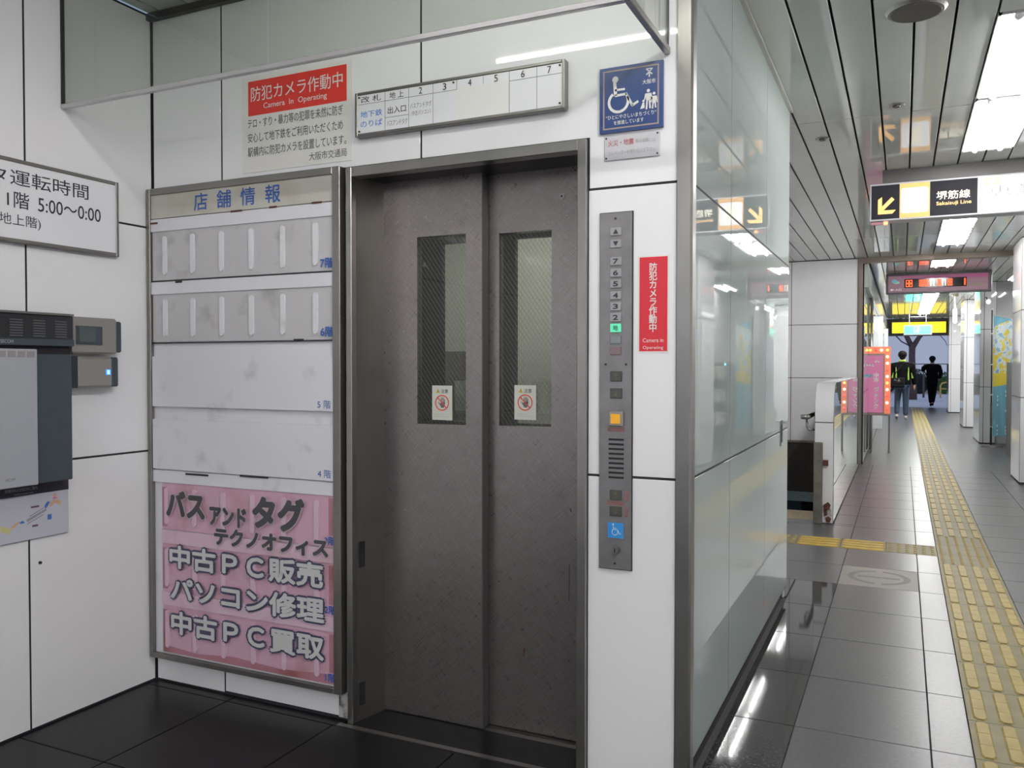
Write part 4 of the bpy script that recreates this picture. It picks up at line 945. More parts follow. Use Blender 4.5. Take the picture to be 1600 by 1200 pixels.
for i in range(5): mb.box(xf+0.006, xf+0.008, 1.848+i*0.036, 1.875+i*0.036, 1.412, 1.434)
mb.build('vent_square', mat('vent_brown_grey', (0.27, 0.25, 0.26), 0.5), t)
text('SECOM', 1.905, 1.940, 0.972, 0.981, xf+0.007, grey_ink, t, 'X')
t = thing('display_unit', (XL, 2.32, 1.43), 'silver wall unit with small grey screen, above the blue-lit unit', 'wall unit')
MB().bbox(XL, -2.895, 2.190, 2.402, 1.428, 1.572, 0.008).build('unit_body', silver, t)
MB().bbox(XL, -2.905, 2.402, 2.432, 1.436, 1.562, 0.006).build('end_cap', slate, t)
MB().box(XL+0.002, -2.897, 2.187, 2.200, 1.424, 1.574).build('dark_shoulder', black_pl, t)
MB().box(-2.895, -2.892, 2.212, 2.328, 1.464, 1.537).build('display_bezel', slate, t)
MB().box(-2.892, -2.8905, 2.222, 2.298, 1.474, 1.529).build('display_glass', lcd, t)
t = thing('reader_unit', (XL, 2.31, 1.294), 'silver wall unit with glowing blue light, below the screen unit', 'wall unit')
MB().bbox(XL, -2.897, 2.215, 2.382, 1.294, 1.418, 0.010).build('unit_body', silver, t)
MB().bbox(XL, -2.905, 2.382, 2.415, 1.297, 1.416, 0.006).build('end_cap', slate, t)
MB().box(XL+0.002, -2.899, 2.190, 2.222, 1.296, 1.420).build('dark_shoulder', black_pl, t)
MB().box(-2.897, -2.8955, 2.345, 2.369, 1.345, 1.367).build('blue_light', blue_led, t)
FL().rect(2.351, 2.363, 1.348, 1.364).build('light_symbol', cyan_led, t, -2.8948, 'X')
t = thing('station_map_notice', (XL, 2.08, 0.72), 'small station layout map with black heading under the grey cabinet', 'notice')
MB().bbox(XL, XL+0.012, 1.70, 2.222, 0.728, 0.936, 0.003).build('notice_plate', map_paper, t); p = XL+0.0126
FL().rect(1.70, 2.221, 0.898, 0.936).build('black_heading', black_ink, t, p, 'X')
text('駅構内および出口のご案内', 1.965, 2.090, 0.916, 0.928, p+0.0006, lgrey, t, 'X'); text('Guide to station exits', 2.0, 2.075, 0.903, 0.909, p+0.0006, lgrey, t, 'X')
FL().poly([(2.045, 0.806), (2.125, 0.838), (2.128, 0.829), (2.050, 0.797)]).build('map_route', map_c5, t, p, 'X')
FL().stroke([(2.058, 0.817), (2.118, 0.842)], 0.0022).stroke([(2.050, 0.790), (2.115, 0.816)], 0.0022).build('map_line', map_c6, t, p+0.0004, 'X')
FL().poly([(2.122, 0.836), (2.130, 0.842), (2.142, 0.862), (2.128, 0.862), (2.118, 0.848)]).poly([(2.018, 0.800), (2.030, 0.806), (2.040, 0.796), (2.022, 0.795)]).rect(2.131, 2.147, 0.793, 0.813).build('map_blue_area', map_c3, t, p+0.0008, 'X')
FL().poly([(2.142, 0.855), (2.158, 0.868), (2.178, 0.862), (2.182, 0.846), (2.160, 0.852), (2.140, 0.838)]).poly([(1.985, 0.790), (2.016, 0.806), (2.018, 0.797), (1.990, 0.782)]).rect(2.155, 2.170, 0.880, 0.890).build('map_orange_area', map_c1, t, p+0.0004, 'X')
FL().poly([(1.940, 0.800), (1.968, 0.792), (1.990, 0.782), (1.978, 0.765), (1.95, 0.775)]).poly([(2.176, 0.862), (2.190, 0.860), (2.186, 0.838), (2.178, 0.845)]).build('map_yellow_area', map_c2, t, p+0.0002, 'X')
FL().poly([(2.152, 0.872), (2.158, 0.878), (2.178, 0.872), (2.156, 0.869)]).build('map_pink_label', map_c4, t, p+0.0006, 'X')
FL().rect(2.064, 2.097, 0.847, 0.854).rect(2.068, 2.092, 0.775, 0.783).build('map_name_label', map_c6, t, p+0.0006, 'X')
MB().cyl((XL, 2.106, 0.632), (XL+0.006, 2.106, 0.632), 0.006, n=10).build('wall_plug', rubber); tag(bpy.data.objects['wall_plug'], 'small dark wall plug low on the left wall', 'plug')

# ================================================================== HANGING SIGNS
SY = 7.096
t = thing('line_sign', (0.6, SY, ZC), 'long backlit hanging sign with amber arrow, white pictogram and black line name', 'sign')
sx0, sx1, sz0, sz1 = -0.246, 1.90, 2.508, 2.796
MB().bbox(sx0, sx1, SY, SY+0.16, sz0, sz1, 0.004).build('sign_box', frame_white, t)
MB().box(sx0+0.09, sx1, SY+0.015, SY+0.145, sz1, ZC-0.001).build('mounting_box', box_dark, t)
a, b = sz0+0.014, sz1-0.014; p = SY-0.0015
def panel(x0, x1, m): return MB().box(x0, x1, p, SY, a, b).build('lit_panel', m, t)
panel(-0.233, -0.035, s_black); panel(-0.033, 0.173, s_orange); panel(0.175, 0.490, s_black); panel(0.492, sx1-0.012, s_white)
ax_, az_ = -0.190, 2.560
f = FL(); f.stroke([(-0.165, 2.590), (-0.085, 2.672)], 0.028); f.poly([(-0.186, 2.672), (-0.158, 2.692), (-0.158, 2.588), (-0.186, 2.560)]).poly([(-0.186, 2.560), (-0.158, 2.588), (-0.060, 2.588), (-0.085, 2.560)])
f.build('amber_arrow', s_arrow, t, p-0.001)
f = FL(); f.poly([(-0.016, a+0.035), (0.155, a+0.035), (0.165, a+0.055), (0.165, b-0.050), (0.150, b-0.035), (-0.012, b-0.035), (-0.024, b-0.050), (-0.024, a+0.055)]).build('pictogram_field', s_white, t, p-0.001)
f = FL(); f.poly([(0.030, 2.60), (0.110, 2.60), (0.118, 2.69), (0.100, 2.715), (0.040, 2.715), (0.022, 2.69)]).rect(0.035, 0.048, 2.575, 2.595).rect(0.092, 0.105, 2.575, 2.595).build('train_pictogram', s_cream, t, p-0.002)
text('堺筋線', 0.218, 0.442, 2.640, 2.703, p-0.001, s_cream, t, bold=0.010)
text('Sakaisuji Line', 0.218, 0.450, 2.590, 2.625, p-0.001, s_arrow, t, bold=0.012)
text('恵美須町', 0.560, 1.20, 2.630, 2.715, p-0.001, mat('backlit_grey_letters', (0.2, 0.2, 0.22), 0.4, emit=(0.3, 0.3, 0.36), estr=0.9), t)
FL().border(0.540, 0.628, 2.725, 2.772, 0.006).build('station_box', s_orange, t, p-0.001); text('K18', 0.553, 0.615, 2.736, 2.760, p-0.001, s_orange, t, bold=0.01)
MB().box(sx0+0.01, sx0+0.10, SY+0.02, SY+0.06, sz0-0.022, sz0).build('reflection_strip', pink_strip, t); MB().box(sx0+0.10, sx0+0.13, SY+0.02, SY+0.06, sz0-0.024, sz0).build('reflection_glint', orange_l, t)  # pinkish bar and glowing orange highlight built as boxes in place of a reflection
MB().bbox(sx0+0.30, sx0+0.33, SY+0.05, SY+0.08, ZC-0.02, ZC-0.001, 0.002).build('mounting_bolt', steel, t)

LY = 15.0
t = thing('message_sign', (0.49, LY, ZC), 'pink framed hanging message sign with red glowing letters', 'sign')
x0, x1, z0, z1 = -0.262, 1.250, 2.565, 2.893
MB().bbox(x0, x1, LY, LY+0.14, z0, z1, 0.006).build('sign_box', purple_fr, t); p = LY-0.002
MB().box(x0+0.035, x1-0.055, p, LY, z0+0.030, z1-0.040).build('sign_face', pink_panel, t)
FL().poly([(x0+0.22, z1-0.045), (x1-0.06, z1-0.045), (x1-0.06, z1-0.11), (x0+0.22, z1-0.075)]).build('magenta_band', mat('magenta_print', (0.16, 0.04, 0.09), 0.5, emit=(0.5, 0.12, 0.28), estr=0.3), t, p-0.001)
MB().box(0.010, 0.900, p-0.004, p, 2.655, 2.800).build('display_window', led_black, t); q = p-0.0055
for a, b in ((0.030, 0.130), (0.225, 0.290), (0.297, 0.365), (0.49, 0.545), (0.63, 0.70), (0.865, 0.885)):
    FL().border(a, b, 2.672, 2.783, 0.012).rect(a+0.014, b-0.014, 2.715, 2.740).rect((a+b)/2-0.012, (a+b)/2+0.012, 2.686, 2.770).build('led_character', led_red, t, q)
FL().rect(0.385, 0.405, 2.675, 2.785).rect(0.425, 0.447, 2.675, 2.785).rect(0.555, 0.575, 2.675, 2.785).rect(0.595, 0.610, 2.675, 2.785).build('led_glare', led_white, t, q)
FL().disc((-0.135, 2.772), 0.042, 16, 0.028).build('logo_spot', logo_blue, t, p-0.001); FL().disc((-0.105, 2.748), 0.050, 16, 0.022).build('logo_swirl', logo_green, t, p-0.0006)
f = FL(); f.poly([(-0.200, 2.633), (-0.170, 2.652), (-0.170, 2.614)]).rect(-0.172, -0.140, 2.627, 2.639).build('white_arrow', white_ink, t, p-0.001)
text('入口', -0.125, -0.035, 2.618, 2.650, p-0.001, white_ink, t, bold=0.01)
f = FL()
for k in range(9): f.rect(0.90+k*0.032, 0.92+k*0.032, 2.660, 2.690)
f.build('olive_lettering', mat('olive_print', (0.2, 0.22, 0.1), 0.5), t, p-0.001)
mb = MB()
for x in (0.1, 0.9): mb.box(x-0.02, x+0.02, LY+0.05, LY+0.09, z1, ZC)
mb.build('hanger', purple_fr, t)

t = thing('exit_sign', (0.375, 26.5, 2.29), 'green glowing exit sign hung from a thin frame before the street exit', 'sign')
MB().bbox(0.010, 0.740, 26.5, 26.62, 2.290, 2.570, 0.008).build('sign_box', frame_white, t)
MB().box(0.040, 0.710, 26.494, 26.5, 2.318, 2.542).build('green_face', s_green, t)
f = FL(); f.disc((0.400, 2.500), 0.025, 12).stroke([(0.395, 2.48), (0.370, 2.42)], 0.040).stroke([(0.37, 2.42), (0.40, 2.39), (0.375, 2.345)], 0.022).stroke([(0.37, 2.42), (0.33, 2.39), (0.30, 2.36)], 0.022).stroke([(0.39, 2.47), (0.44, 2.44)], 0.016).rect(0.28, 0.29, 2.34, 2.52).rect(0.28, 0.34, 2.51, 2.52)
f.build('running_figure', s_white, t, 26.492)
MB().cyl((0.155, 26.56, 2.57), (0.155, 26.56, ZC), 0.010, n=8).cyl((0.590, 26.56, 2.57), (0.590, 26.56, ZC), 0.010, n=8).cyl((0.155, 26.56, 2.81), (0.590, 26.56, 2.81), 0.008, n=8).build('hanger_frame', frame_white, t)
t = thing('yellow_exit_band', (0.43, 28.9, 2.42), 'long yellow lit sign band over the street exit', 'sign')
MB().bbox(-0.34, 1.21, 28.90, 29.05, 2.415, 2.785, 0.01).build('sign_box', box_dark, t)
MB().box(-0.315, 1.19, 28.893, 28.90, 2.435, 2.770).build('yellow_face', s_yellow, t)
# end lintel of the passage
ln = MB().box(-0.6, XR, 29.2, 29.6, 2.36, ZC).build('trim_8', box_dark); tag(ln, 'dark lintel over the street exit', 'trim', kind='structure')
t = thing('projecting_lamp', (0.99, 20.0, 2.30), 'white capsule lamp hanging from a bracket before the far columns', 'lamp')
MB().cyl((0.99, 20.0, ZC-0.03), (0.99, 20.0, ZC), 0.07, 0.07, 12).build('ceiling_plate', mat('olive_metal', (0.2, 0.18, 0.1), 0.5), t)
MB().cyl((0.99, 20.0, 2.62), (0.99, 20.0, ZC-0.03), 0.018, n=8).build('drop_rod', frame_white, t)
MB().tube([(0.99, 20, 2.30), (0.99, 20, 2.325), (0.99, 20, 2.37), (0.99, 20, 2.55), (0.99, 20, 2.60), (0.99, 20, 2.625)], [0.02, 0.038, 0.042, 0.042, 0.035, 0.015], 12).build('lamp_glass', lamp_w, t, True)
t = thing('spot_lamp', (1.36, 16.9, 2.5), 'small white spot lamp above the banner pole', 'lamp')
MB().tube([(1.33, 17.10, 2.62), (1.33, 16.95, 2.60), (1.34, 16.90, 2.56)], 0.010, 6).build('lamp_arm', box_dark, t)
MB().ball((1.355, 16.88, 2.525), 0.035, 0.05, 0.045).build('lamp_head', lamp_w, t, True)

# ================================================================== LIGHT BOX, BANNER, LEAFLETS
BX = 14.6
t = thing('bulb_framed_box', (-0.36, BX, 0), 'pink advertising box framed by glowing bulbs beside the brown strip', 'advertising box')
x0, x1, z0, z1 = -0.499, -0.175, 0.600, 1.700
MB().bbox(x0, x1, BX, BX+0.16, z0, z1, 0.006).build('box_body', cream_fr, t)
MB().box(-0.262, x1+0.001, BX-0.003, BX, z0+0.03, z1).build('lamp_border', orange_fr, t)
MB().box(x0, -0.262, BX-0.003, BX, 1.590, z1).build('lamp_border', orange_fr, t)
MB().box(x0, -0.285, BX-0.006, BX, 0.645, 1.560).build('pink_face', pink_hot, t); p = BX-0.007
seq = [bulb_y, bulb_w, bulb_w, bulb_r, bulb_w, bulb_y, bulb_w, bulb_r, bulb_w, bulb_r]
for i in range(10):
    z = 1.645-i*0.105; s = seq[i]; MB().ball((-0.222, BX-0.010, z), 0.021, 0.020, 0.021, 10, 6).build('bulb', s, t, True)
for x, s in ((-0.310, bulb_w), (-0.395, bulb_r), (-0.475, bulb_y)): MB().ball((x, BX-0.010, 1.645), 0.021, 0.020, 0.021, 10, 6).build('bulb', s, t, True)
text('中古', -0.425, -0.345, 1.14, 1.28, p, white_ink, t, vertical=True, bold=0.05)
text('ジャンク', -0.420, -0.345, 0.70, 1.06, p, white_ink, t, vertical=True, bold=0.05)
f = FL(); f.stroke([(-0.40, 1.455), (-0.37, 1.48), (-0.345, 1.455)], 0.020).stroke([(-0.49, 1.40), (-0.455, 1.42), (-0.43, 1.39)], 0.022).build('pale_motif', white_ink, t, p)
FL().disc((-0.47, 1.235), 0.028, 12).build('blue_dot', logo_blue, t, p)
for x in (x0+0.05, x1-0.015): MB().box(x-0.012, x+0.012, BX+0.02, BX+0.05, 0, z0).box(x-0.012, x+0.012, BX+0.11, BX+0.14, 0, z0).build('stand_leg', trim_brown, t)

def banner_mat():
    m = mat('blue_yellow_cloth', (0.2, 0.4, 0.5), 0.8); nt = m.node_tree; b = nt.nodes['Principled BSDF']
    tcn = nt.nodes.new('ShaderNodeTexCoord'); s = nt.nodes.new('ShaderNodeSeparateXYZ'); nt.links.new(tcn.outputs['Object'], s.inputs[0])
    lim = math_node(nt, 'GREATER_THAN', math_node(nt, 'SUBTRACT', s.outputs['Z'], math_node(nt, 'MULTIPLY', s.outputs['X'], 0.22)), 1.03)
    lim2 = math_node(nt, 'GREATER_THAN', math_node(nt, 'SUBTRACT', s.outputs['Z'], math_node(nt, 'MULTIPLY', s.outputs['X'], 0.45)), 2.06)
    n = mapped_noise(nt, (0, 0, 0), (2.0, 1, 1.2), 8.0, detail=3)
    r = nt.nodes.new('ShaderNodeValToRGB'); r.color_ramp.interpolation = 'CONSTANT'; e = r.color_ramp.elements
    e[0].color = (0.52, 0.42, 0.04, 1); e[1].position = 0.47; e[1].color = (0.46, 0.54, 0.58, 1); x = e.new(0.60); x.color = (0.18, 0.33, 0.46, 1)
    hi = math_node(nt, 'GREATER_THAN', s.outputs['Z'], 1.27)
    nt.links.new(math_node(nt, 'MULTIPLY', n.outputs[0], hi), r.inputs[0])
    m1 = nt.nodes.new('ShaderNodeMix'); m1.data_type = 'RGBA'; m1.inputs[6].default_value = (0.12, 0.30, 0.38, 1)
    nt.links.new(lim, m1.inputs[0]); nt.links.new(r.outputs[0], m1.inputs[7])
    m2 = nt.nodes.new('ShaderNodeMix'); m2.data_type = 'RGBA'; nt.links.new(lim2, m2.inputs[0]); nt.links.new(m1.outputs[2], m2.inputs[6]); m2.inputs[7].default_value = (0.12, 0.30, 0.38, 1)
    nt.links.new(m2.outputs[2], b.inputs['Base Color'])
    return m
t = thing('banner_flag', (1.385, 16.5, 0), 'blue and yellow vertical banner on a dark pole by the wall', 'banner')
MB().cyl((1.385, 16.5, 0.03), (1.385, 16.5, 0.75), 0.017, n=10).build('lower_pole', rubber, t, True)
MB().cyl((1.385, 16.5, 0.75), (1.380, 16.5, 2.36), 0.011, n=10).build('upper_pole', rubber, t, True)
MB().cyl((1.380, 16.5, 2.27), (1.690, 16.47, 2.20), 0.006, n=6).build('cross_arm', frame_white, t)
MB().ball((1.38, 16.5, 2.365), 0.018).build('pole_tip', frame_white, t, True)
mb = MB(); NX, NZ = 10, 30; vs = []
for j in range(NZ+1):
    for i in range(NX+1):
        u, v = i/NX, j/NZ; vs.append((1.405+0.285*u, 16.48+0.015*math.sin(u*9+v*3), 0.185+(2.07-0.10*u*0+0.0)*v-0.07*u*v))
mb.add(vs, [(j*(NX+1)+i, j*(NX+1)+i+1, (j+1)*(NX+1)+i+1, (j+1)*(NX+1)+i) for j in range(NZ) for i in range(NX)])
mb.build('banner_cloth', banner_mat(), t, True)
f = FL()
for x, zs in ((1.475, (0.86, 0.80, 0.72, 0.36, 0.28, 0.22)), (1.60, (0.95, 0.88, 0.62, 0.34, 0.28, 0.23))):
    for z in zs: f.stroke([(x-0.012, z+0.02), (x+0.010, z+0.012)], 0.010).stroke([(x, z+0.025), (x-0.004, z-0.01)], 0.010)
f.build('white_brush_mark', white_ink, t, 16.455)
MB().cyl((1.40, 16.5, 0.0), (1.40, 16.5, 0.035), 0.17, 0.15, 20).build('stand_base', box_dark, t)
mb = MB()
for z in (1.95, 1.42, 0.90, 0.35): mb.box(1.370, 1.408, 16.485, 16.50, z-0.01, z+0.01)
mb.build('banner_loop', white_ink, t)
# posters and leaflet rack in the bay behind the nearest column
pm = [mat('poster_print_a', (0.62, 0.58, 0.60), 0.5, noise=(14, 0.35)), mat('poster_print_b', (0.50, 0.62, 0.66), 0.5, noise=(12, 0.35)), mat('poster_print_c', (0.66, 0.62, 0.52), 0.5, noise=(16, 0.3))]
lbls = ['upper pinkish wall poster behind the nearest column', 'upper bluish wall poster between column and banner', 'upper beige wall poster nearest the banner',
        'lower pinkish wall poster behind the nearest column', 'lower bluish wall poster between column and banner', 'lower beige wall poster nearest the banner']
for k in range(6):
    i, j = k % 3, k//3; yy = 12.45+i*1.15; zz = 1.75-j*0.95
    o = MB().box(XR-0.006, XR-0.001, yy, yy+0.95, zz, zz+0.85).build('wall_poster', pm[(i+j) % 3]); tag(o, lbls[k], 'poster', 'posters on the bay wall')
t = thing('leaflet_rack', (1.66, 15.6, 0), 'dark leaflet rack half hidden between banner and nearest column', 'rack')
MB().box(1.50, 1.52, 14.6, 15.4, 0, 1.45).box(1.90, 1.92, 14.6, 15.4, 0, 1.45).box(1.50, 1.92, 15.38, 15.4, 0, 1.45).build('rack_frame', box_dark, t)
for z in (0.35, 0.75, 1.15): MB().box(1.52, 1.90, 14.62, 15.38, z, z+0.02).build('rack_shelf', box_dark, t)
for k, z in enumerate((0.37, 0.77, 1.17)):
    mb = MB()
    for j in range(4): mb.box(1.53+j*0.092, 1.53+j*0.092+0.075, 14.66, 14.72, z, z+0.22)
    mb.build('leaflet_stack', pm[k], t)
MB().box(1.515, 1.545, 14.58, 14.60, 1.40, 1.44).build('rack_light', cyan_led, t)

# ================================================================== PEOPLE
def skin(name, nodes, edges, m, parent, sub=2):
    """nodes: list of (x,y,z,rx,ry)"""
    o_ = org(parent); me = bpy.data.meshes.new(name); me.from_pydata([(n[0], n[1], n[2]) for n in nodes], edges, []); me.materials.append(m)
    o = bpy.data.objects.new(name, me); COL.objects.link(o); ORG[o.name] = Vector(o_)
    if parent is not None: o.parent = parent
    sk = o.modifiers.new('skin', 'SKIN'); sk.use_smooth_shade = True
    for i, n in enumerate(nodes): me.skin_vertices[0].data[i].radius = (n[3], n[4])
    me.skin_vertices[0].data[0].use_root = True
    ss = o.modifiers.new('subsurf', 'SUBSURF'); ss.levels = sub; ss.render_levels = sub
    return o
def chain(*pts): return list(pts), [(i, i+1) for i in range(len(pts)-1)]
def person(loc, label, H, legs, arms, jacket, trousers, shoe, hair=hair_m, trim=None, jack_hem=0.50, wide=1.0):
    """figure seen from behind, walking away (+Y). heights as fractions of H, local coordinates"""
    t = thing('person', loc, label, 'person'); t.rotation_euler = (0, 0, 0)
    x, y, z = 0, 0, 0
    # one continuous body: pelvis root, spine, neck, head, two arms with hands, two legs with feet
    n = [(0, 0, .52*H, .080*H, .055*H), (0, 0, .62*H, .075*H, .052*H), (0, 0, .74*H, .090*H, .055*H), (0, 0.0, .815*H, .045*H, .040*H), (0, 0.005*H, .865*H, .030*H, .032*H),
         (0, 0.008*H, .905*H, .046*H, .052*H), (0, 0.008*H, .950*H, .047*H, .054*H), (0, 0.004*H, .985*H, .026*H, .030*H)]
    e = [(i, i+1) for i in range(7)]
    for s, (el, wr, hd) in zip((-1, 1), arms):
        b = len(n); n += [(s*.070*H*wide, 0, .780*H, .030*H, .030*H), (s*.105*H*wide, 0, .765*H, .028*H, .028*H), (el[0]*H, el[1]*H, el[2]*H, .024*H, .024*H), (wr[0]*H, wr[1]*H, wr[2]*H, .015*H, .016*H), (hd[0]*H, hd[1]*H, hd[2]*H, .011*H, .020*H)]
        e += [(3, b), (b, b+1), (b+1, b+2), (b+2, b+3), (b+3, b+4)]
        for k in range(4):   # fingers
            fx = (k-1.5)*0.009*H; q = len(n); n += [(hd[0]*H, hd[1]*H+fx, hd[2]*H-.030*H+abs(k-1.3)*.004*H, .005*H, .005*H)]; e += [(b+4, q)]
        q = len(n); n += [(hd[0]*H-s*.012*H, hd[1]*H+.018*H, hd[2]*H-.010*H, .005*H, .005*H)]; e += [(b+4, q)]
    for s, (kn, an, to) in zip((-1, 1), legs):
        b = len(n); n += [(s*.050*H, 0, .48*H, .052*H, .055*H), (kn[0]*H, kn[1]*H, kn[2]*H, .034*H, .036*H), (an[0]*H, an[1]*H, an[2]*H, .020*H, .024*H), (to[0]*H, to[1]*H, to[2]*H, .020*H, .016*H)]
        e += [(0, b), (b, b+1), (b+1, b+2), (b+2, b+3)]
    skin('body', n, e, skin_m, t, 1)
    # jacket
    jn = [(0, 0, .60*H, .098*H*wide, .070*H), (0, 0, jack_hem*H, .100*H*wide, .072*H), (0, 0, .70*H, .104*H*wide, .070*H), (0, 0, .785*H, .100*H*wide, .060*H), (0, 0, .842*H, .050*H, .046*H)]
    je = [(0, 1), (0, 2), (2, 3), (3, 4)]
    for s, (el, wr, hd) in zip((-1, 1), arms):
        b = len(jn); jn += [(s*.105*H*wide, 0, .785*H, .050*H, .048*H), (el[0]*H, el[1]*H, el[2]*H, .043*H, .042*H), (wr[0]*H, wr[1]*H, wr[2]*H, .034*H, .034*H)]
        je += [(3, b), (b, b+1), (b+1, b+2)]
    skin('jacket', jn, je, jacket, t, 2)
    tn = [(0, 0, .515*H, .080*H, .060*H)]; te = []
    for s, (kn, an, to) in zip((-1, 1), legs):
        b = len(tn); tn += [(s*.048*H, 0, .47*H, .056*H, .060*H), (kn[0]*H, kn[1]*H, kn[2]*H, .042*H, .044*H), (an[0]*H, an[1]*H, an[2]*H+.012*H, .034*H, .036*H)]
        te += [(0, b), (b, b+1), (b+1, b+2)]
    skin('trousers', tn, te, trousers, t, 2)
    for s, (kn, an, to) in zip((-1, 1), legs):
        mb = MB(); a = Vector(an)*H; q = Vector(to)*H; d = q-a
        mb.tube([a-d*0.28+Vector((0, 0, -.012*H)), a+Vector((0, 0, -.006*H)), a+d*.6, q+d*.25], [.016*H, .024*H, .022*H, .012*H], 10)
        ob = bpy.data.meshes.new('shoe'); ob.from_pydata(mb.v, [], mb.f); ob.materials.append(shoe); so = bpy.data.objects.new('shoe', ob); COL.objects.link(so); so.parent = t
        for pgn in ob.polygons: pgn.use_smooth = True
    mb = MB(); mb.ball((0, -0.004*H, .945*H), .060*H, .062*H, .058*H, 14, 10); mb.ball((0, -0.022*H, .915*H), .044*H, .036*H, .045*H, 12, 8)
    hm = bpy.data.meshes.new('hair'); hm.from_pydata(mb.v, [], mb.f); hm.materials.append(hair); ho = bpy.data.objects.new('hair', hm); COL.objects.link(ho); ho.parent = t
    for pgn in hm.polygons: pgn.use_smooth = True
    mb = MB()
    for s in (-1, 1): mb.ball((s*.050*H, 0.004*H, .925*H), .006*H, .012*H, .018*H, 8, 6)
    em = bpy.data.meshes.new('ear'); em.from_pydata(mb.v, [], mb.f); em.materials.append(skin_m); eo = bpy.data.objects.new('ear', em); COL.objects.link(eo); eo.parent = t
    if trim:
        mb = MB(); mb.tube([(math.cos(a)*.045*H, math.sin(a)*.045*H, .853*H) for a in [i*math.pi/6 for i in range(13)]], .010*H, 6)
        for s in (-1, 1):
            mb.tube([(s*.083*H, -.072*H, .76*H), (s*.080*H, -.080*H, .66*H), (s*.082*H, -.082*H, .575*H)], [.004*H, .010*H, .012*H], 6)
            mb.tube([(s*.120*H, -.040*H, .68*H), (s*.135*H, -.040*H, .60*H)], [.004*H, .014*H], 6)
        tm_ = bpy.data.meshes.new('green_trim'); tm_.from_pydata(mb.v, [], mb.f); tm_.materials.append(trim); to_ = bpy.data.objects.new('green_trim', tm_); COL.objects.link(to_); to_.parent = t
    return t
H1 = 1.80
person((-0.01, 24.2, 0), 'person in black jacket with lime trim and blue jeans, walking away', H1,
       legs=[((-.062, .055, .27), (-.070, -.055, .060), (-.070, -.005, .020)), ((.050, .02, .27), (.048, .01, .040), (.050, .080, .018))],
       arms=[((-.150, -.01, .63), (-.155, .01, .50), (-.155, .02, .455)), ((.152, -.01, .63), (.160, .02, .50), (.162, .03, .455))],
       jacket=jacket_m, trousers=jeans_m, shoe=shoe_m, trim=lime_m, wide=1.28)
H2 = 1.76
person((0.93, 32.5, 0), 'person dressed all in black with raised left arm, nearing the street', H2,
       legs=[((-.035, .02, .27), (-.020, .0, .045), (-.020, .07, .018)), ((.040, .03, .27), (.010, -.05, .055), (.012, .01, .03))],
       arms=[((-.175, -.02, .70), (-.150, .05, .80), (-.135, .08, .835)), ((.155, .0, .65), (.125, .08, .55), (.11, .12, .53))],
       jacket=blackcloth, trousers=blackcloth, shoe=blackcloth, wide=1.18, jack_hem=0.46)
t = thing('shoulder_bag', (-0.10, 24.03, 0.84), 'black shoulder bag with pale emblem hanging on the lime-trimmed walker', 'bag')
MB().bbox(-0.30, 0.05, 23.86, 24.01, 0.84, 1.09, 0.03).build('bag_body', bag_m, t)
MB().bbox(-0.30, 0.05, 23.84, 23.865, 0.94, 1.095, 0.01).build('bag_flap', bag_m, t)
FL().stroke([(-0.20, 1.045), (-0.15, 1.03)], 0.02).stroke([(-0.08, 1.06), (-0.11, 1.01), (-0.06, 1.015)], 0.02).build('bag_emblem', silver, t, 23.838)
MB().tube([(-0.25, 23.95, 1.0), (-0.15, 23.98, 1.25), (0.03, 24.03, 1.49), (0.12, 24.2, 1.50), (0.05, 24.36, 1.30)], 0.012, 6).build('bag_strap', bag_m, t)

# ================================================================== STREET OUTSIDE
gr = MB().box(-14, 16, 31.6, 37.5, -0.08, -0.005).build('pavement', pave); tag(gr, 'pale pavement outside the street exit', 'pavement', kind='structure')
gr = MB().box(-30, 30, 48.0, 80, -0.12, -0.02).build('road', road); tag(gr, 'reddish brown street surface beyond the pavement', 'road', kind='structure')
gr = MB().box(-14, 16, 37.5, 48.0, -0.10, 0.02).build('kerb_pavement', pave); tag(gr, 'outer strip of pavement beyond a low kerb', 'pavement', kind='structure')
t = thing('street_tree', (0.36, 38.4, 0), 'bare forked street tree outside the exit behind the walker', 'tree')
MB().tube([(0.36, 38.4, 0.02), (0.36, 38.4, 0.9), (0.34, 38.4, 1.8), (0.35, 38.4, 2.35)], [0.20, 0.15, 0.125, 0.13], 10).build('trunk', bark, t, True)
def branch(pts, rs): MB().tube(pts, rs, 7).build('branch', bark, t, True)
branch([(0.33, 38.4, 2.2), (0.15, 38.4, 2.6), (-0.05, 38.3, 3.1), (-0.2, 38.3, 3.8)], [0.11, 0.10, 0.08, 0.05])
branch([(0.37, 38.4, 2.2), (0.60, 38.4, 2.6), (0.85, 38.5, 2.9), (1.2, 38.5, 3.5)], [0.11, 0.09, 0.07, 0.04])
branch([(0.25, 38.3, 2.25), (-0.05, 38.2, 2.42), (-0.35, 38.1, 2.75), (-0.6, 38.0, 2.9)], [0.03, 0.028, 0.025, 0.015])
branch([(1.0, 38.4, 3.0), (1.30, 38.4, 2.75), (1.55, 38.4, 2.45), (1.65, 38.4, 2.2)], [0.02, 0.018, 0.014, 0.008])
mb = MB(); rnd = random.Random(7)
for k in range(420):
    cx, cz = rnd.choice([(-0.45, 2.85), (-0.2, 3.1), (0.6, 3.0), (0.95, 3.1), (1.3, 3.3), (0.2, 3.4)])
    x = cx+rnd.gauss(0, .22); z = cz+abs(rnd.gauss(0, .16))-0.10; yy = 38.3+rnd.gauss(0, .35); a = rnd.random()*6.28; s = .045
    mb.add([(x, yy, z), (x+s*math.cos(a), yy+s*.5, z+s*math.sin(a)), (x+s*1.6*math.cos(a+.5), yy, z+s*1.6*math.sin(a+.5)), (x+s*math.cos(a+1), yy-s*.5, z+s*math.sin(a+1))], [(0, 1, 2, 3)])
o = mb.build('foliage', leaf_m, t); o['kind'] = 'stuff'
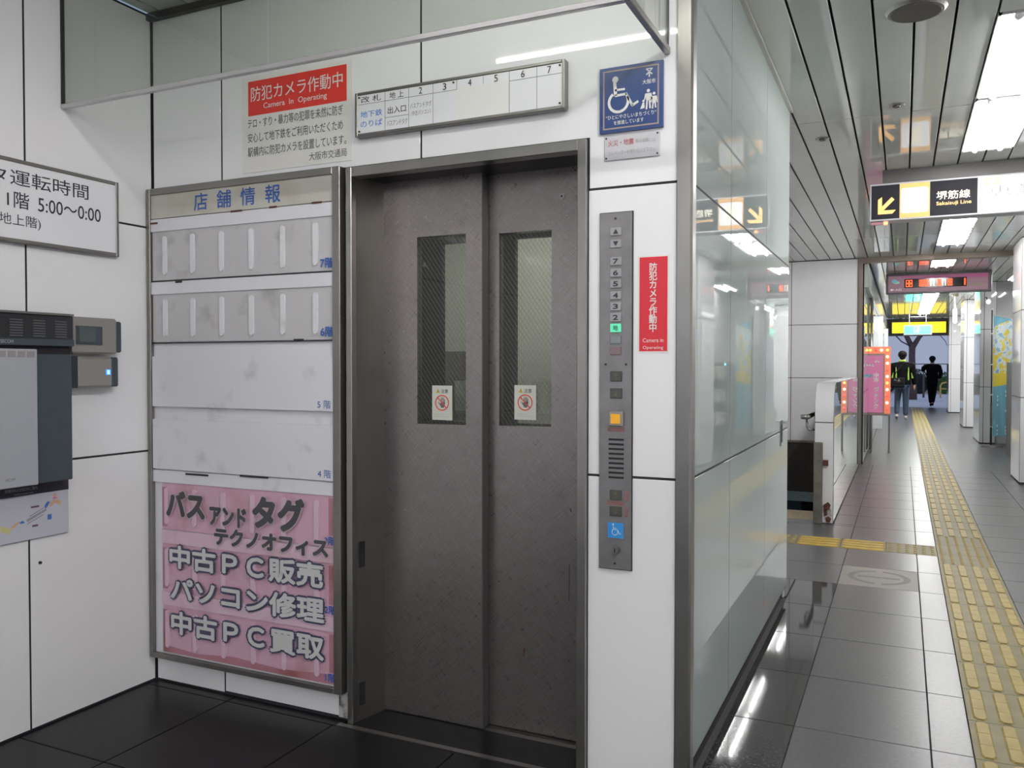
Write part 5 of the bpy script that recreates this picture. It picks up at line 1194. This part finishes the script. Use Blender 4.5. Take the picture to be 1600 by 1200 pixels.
def bush(name, loc, rx, ry, rz, m, label, n=700):
    mb = MB(); rnd = random.Random(int(loc[0]*97)+5)
    mb.ball((loc[0], loc[1], loc[2]+rz*0.85-0.02), rx*.8, ry*.8, rz*.85, 12, 8)
    for k in range(n):
        u = rnd.random()*6.28; v = rnd.uniform(-0.6, 1); r = math.sqrt(max(0, 1-v*v)); x = loc[0]+rx*r*math.cos(u); yy = loc[1]+ry*r*math.sin(u); z = loc[2]+rz+rz*v; a = rnd.random()*6.28; s = .05
        mb.add([(x, yy, z), (x+s*math.cos(a), yy-s, z+s*math.sin(a)), (x+s*1.7*math.cos(a+.4), yy, z+s*1.7*math.sin(a+.4)), (x+s*math.cos(a+.9), yy+s, z+s*math.sin(a+.9))], [(0, 1, 2, 3)])
    o = mb.build(name, m, None, loc=loc); tag(o, label, 'bush'); return o
bush('street_bush', (0.75, 47.0, 0.0), 0.55, 0.5, 0.62, bush_d, 'dark grey-green bush seen between the two walkers')
bush('street_bush', (2.0, 47.0, 0.0), 0.55, 0.5, 0.55, bush_m, 'bright green bush at the right side of the exit')
bush('street_bush', (-0.9, 47.0, 0.0), 0.7, 0.5, 0.5, bush_d, 'dark bush at the left side of the exit')
t = thing('street_bollard', (0.84, 41.0, 0.02), 'slim brown post standing on the outer pavement', 'post')
MB().cyl((0.84, 41, 0.02), (0.84, 41, 1.02), 0.045, 0.04, 10).build('post_body', bark, t, True); MB().ball((0.84, 41, 1.03), 0.045).build('post_cap', bark, t, True)
t = thing('bicycle_barrier', (1.7, 41.0, 0.02), 'yellow tubular hoop barrier right of the person in black', 'barrier')
MB().tube([(1.50, 41, 0.02), (1.50, 41, 0.55), (1.56, 41, 0.66), (1.70, 41, 0.70), (2.30, 41, 0.70), (2.42, 41, 0.64), (2.46, 41, 0.55), (2.46, 41, 0.02)], 0.035, 8).build('hoop', yellow_rail, t, True)
MB().tube([(1.50, 41, 0.42), (2.46, 41, 0.42)], 0.025, 8).build('cross_bar', yellow_rail, t, True)
t = thing('street_railing', (0.5, 47.9, 0), 'thin dark roadside railing behind the tree', 'railing')
MB().cyl((-4, 47.9, 1.52), (5, 47.9, 1.52), 0.022, n=6).cyl((-4, 47.9, 0.8), (5, 47.9, 0.8), 0.018, n=6).build('rail', box_dark, t)
for k in range(5): MB().cyl((-4+k*2.25, 47.9, -0.02), (-4+k*2.25, 47.9, 1.54), 0.03, n=6).build('railing_post', box_dark, t)

flush_text()
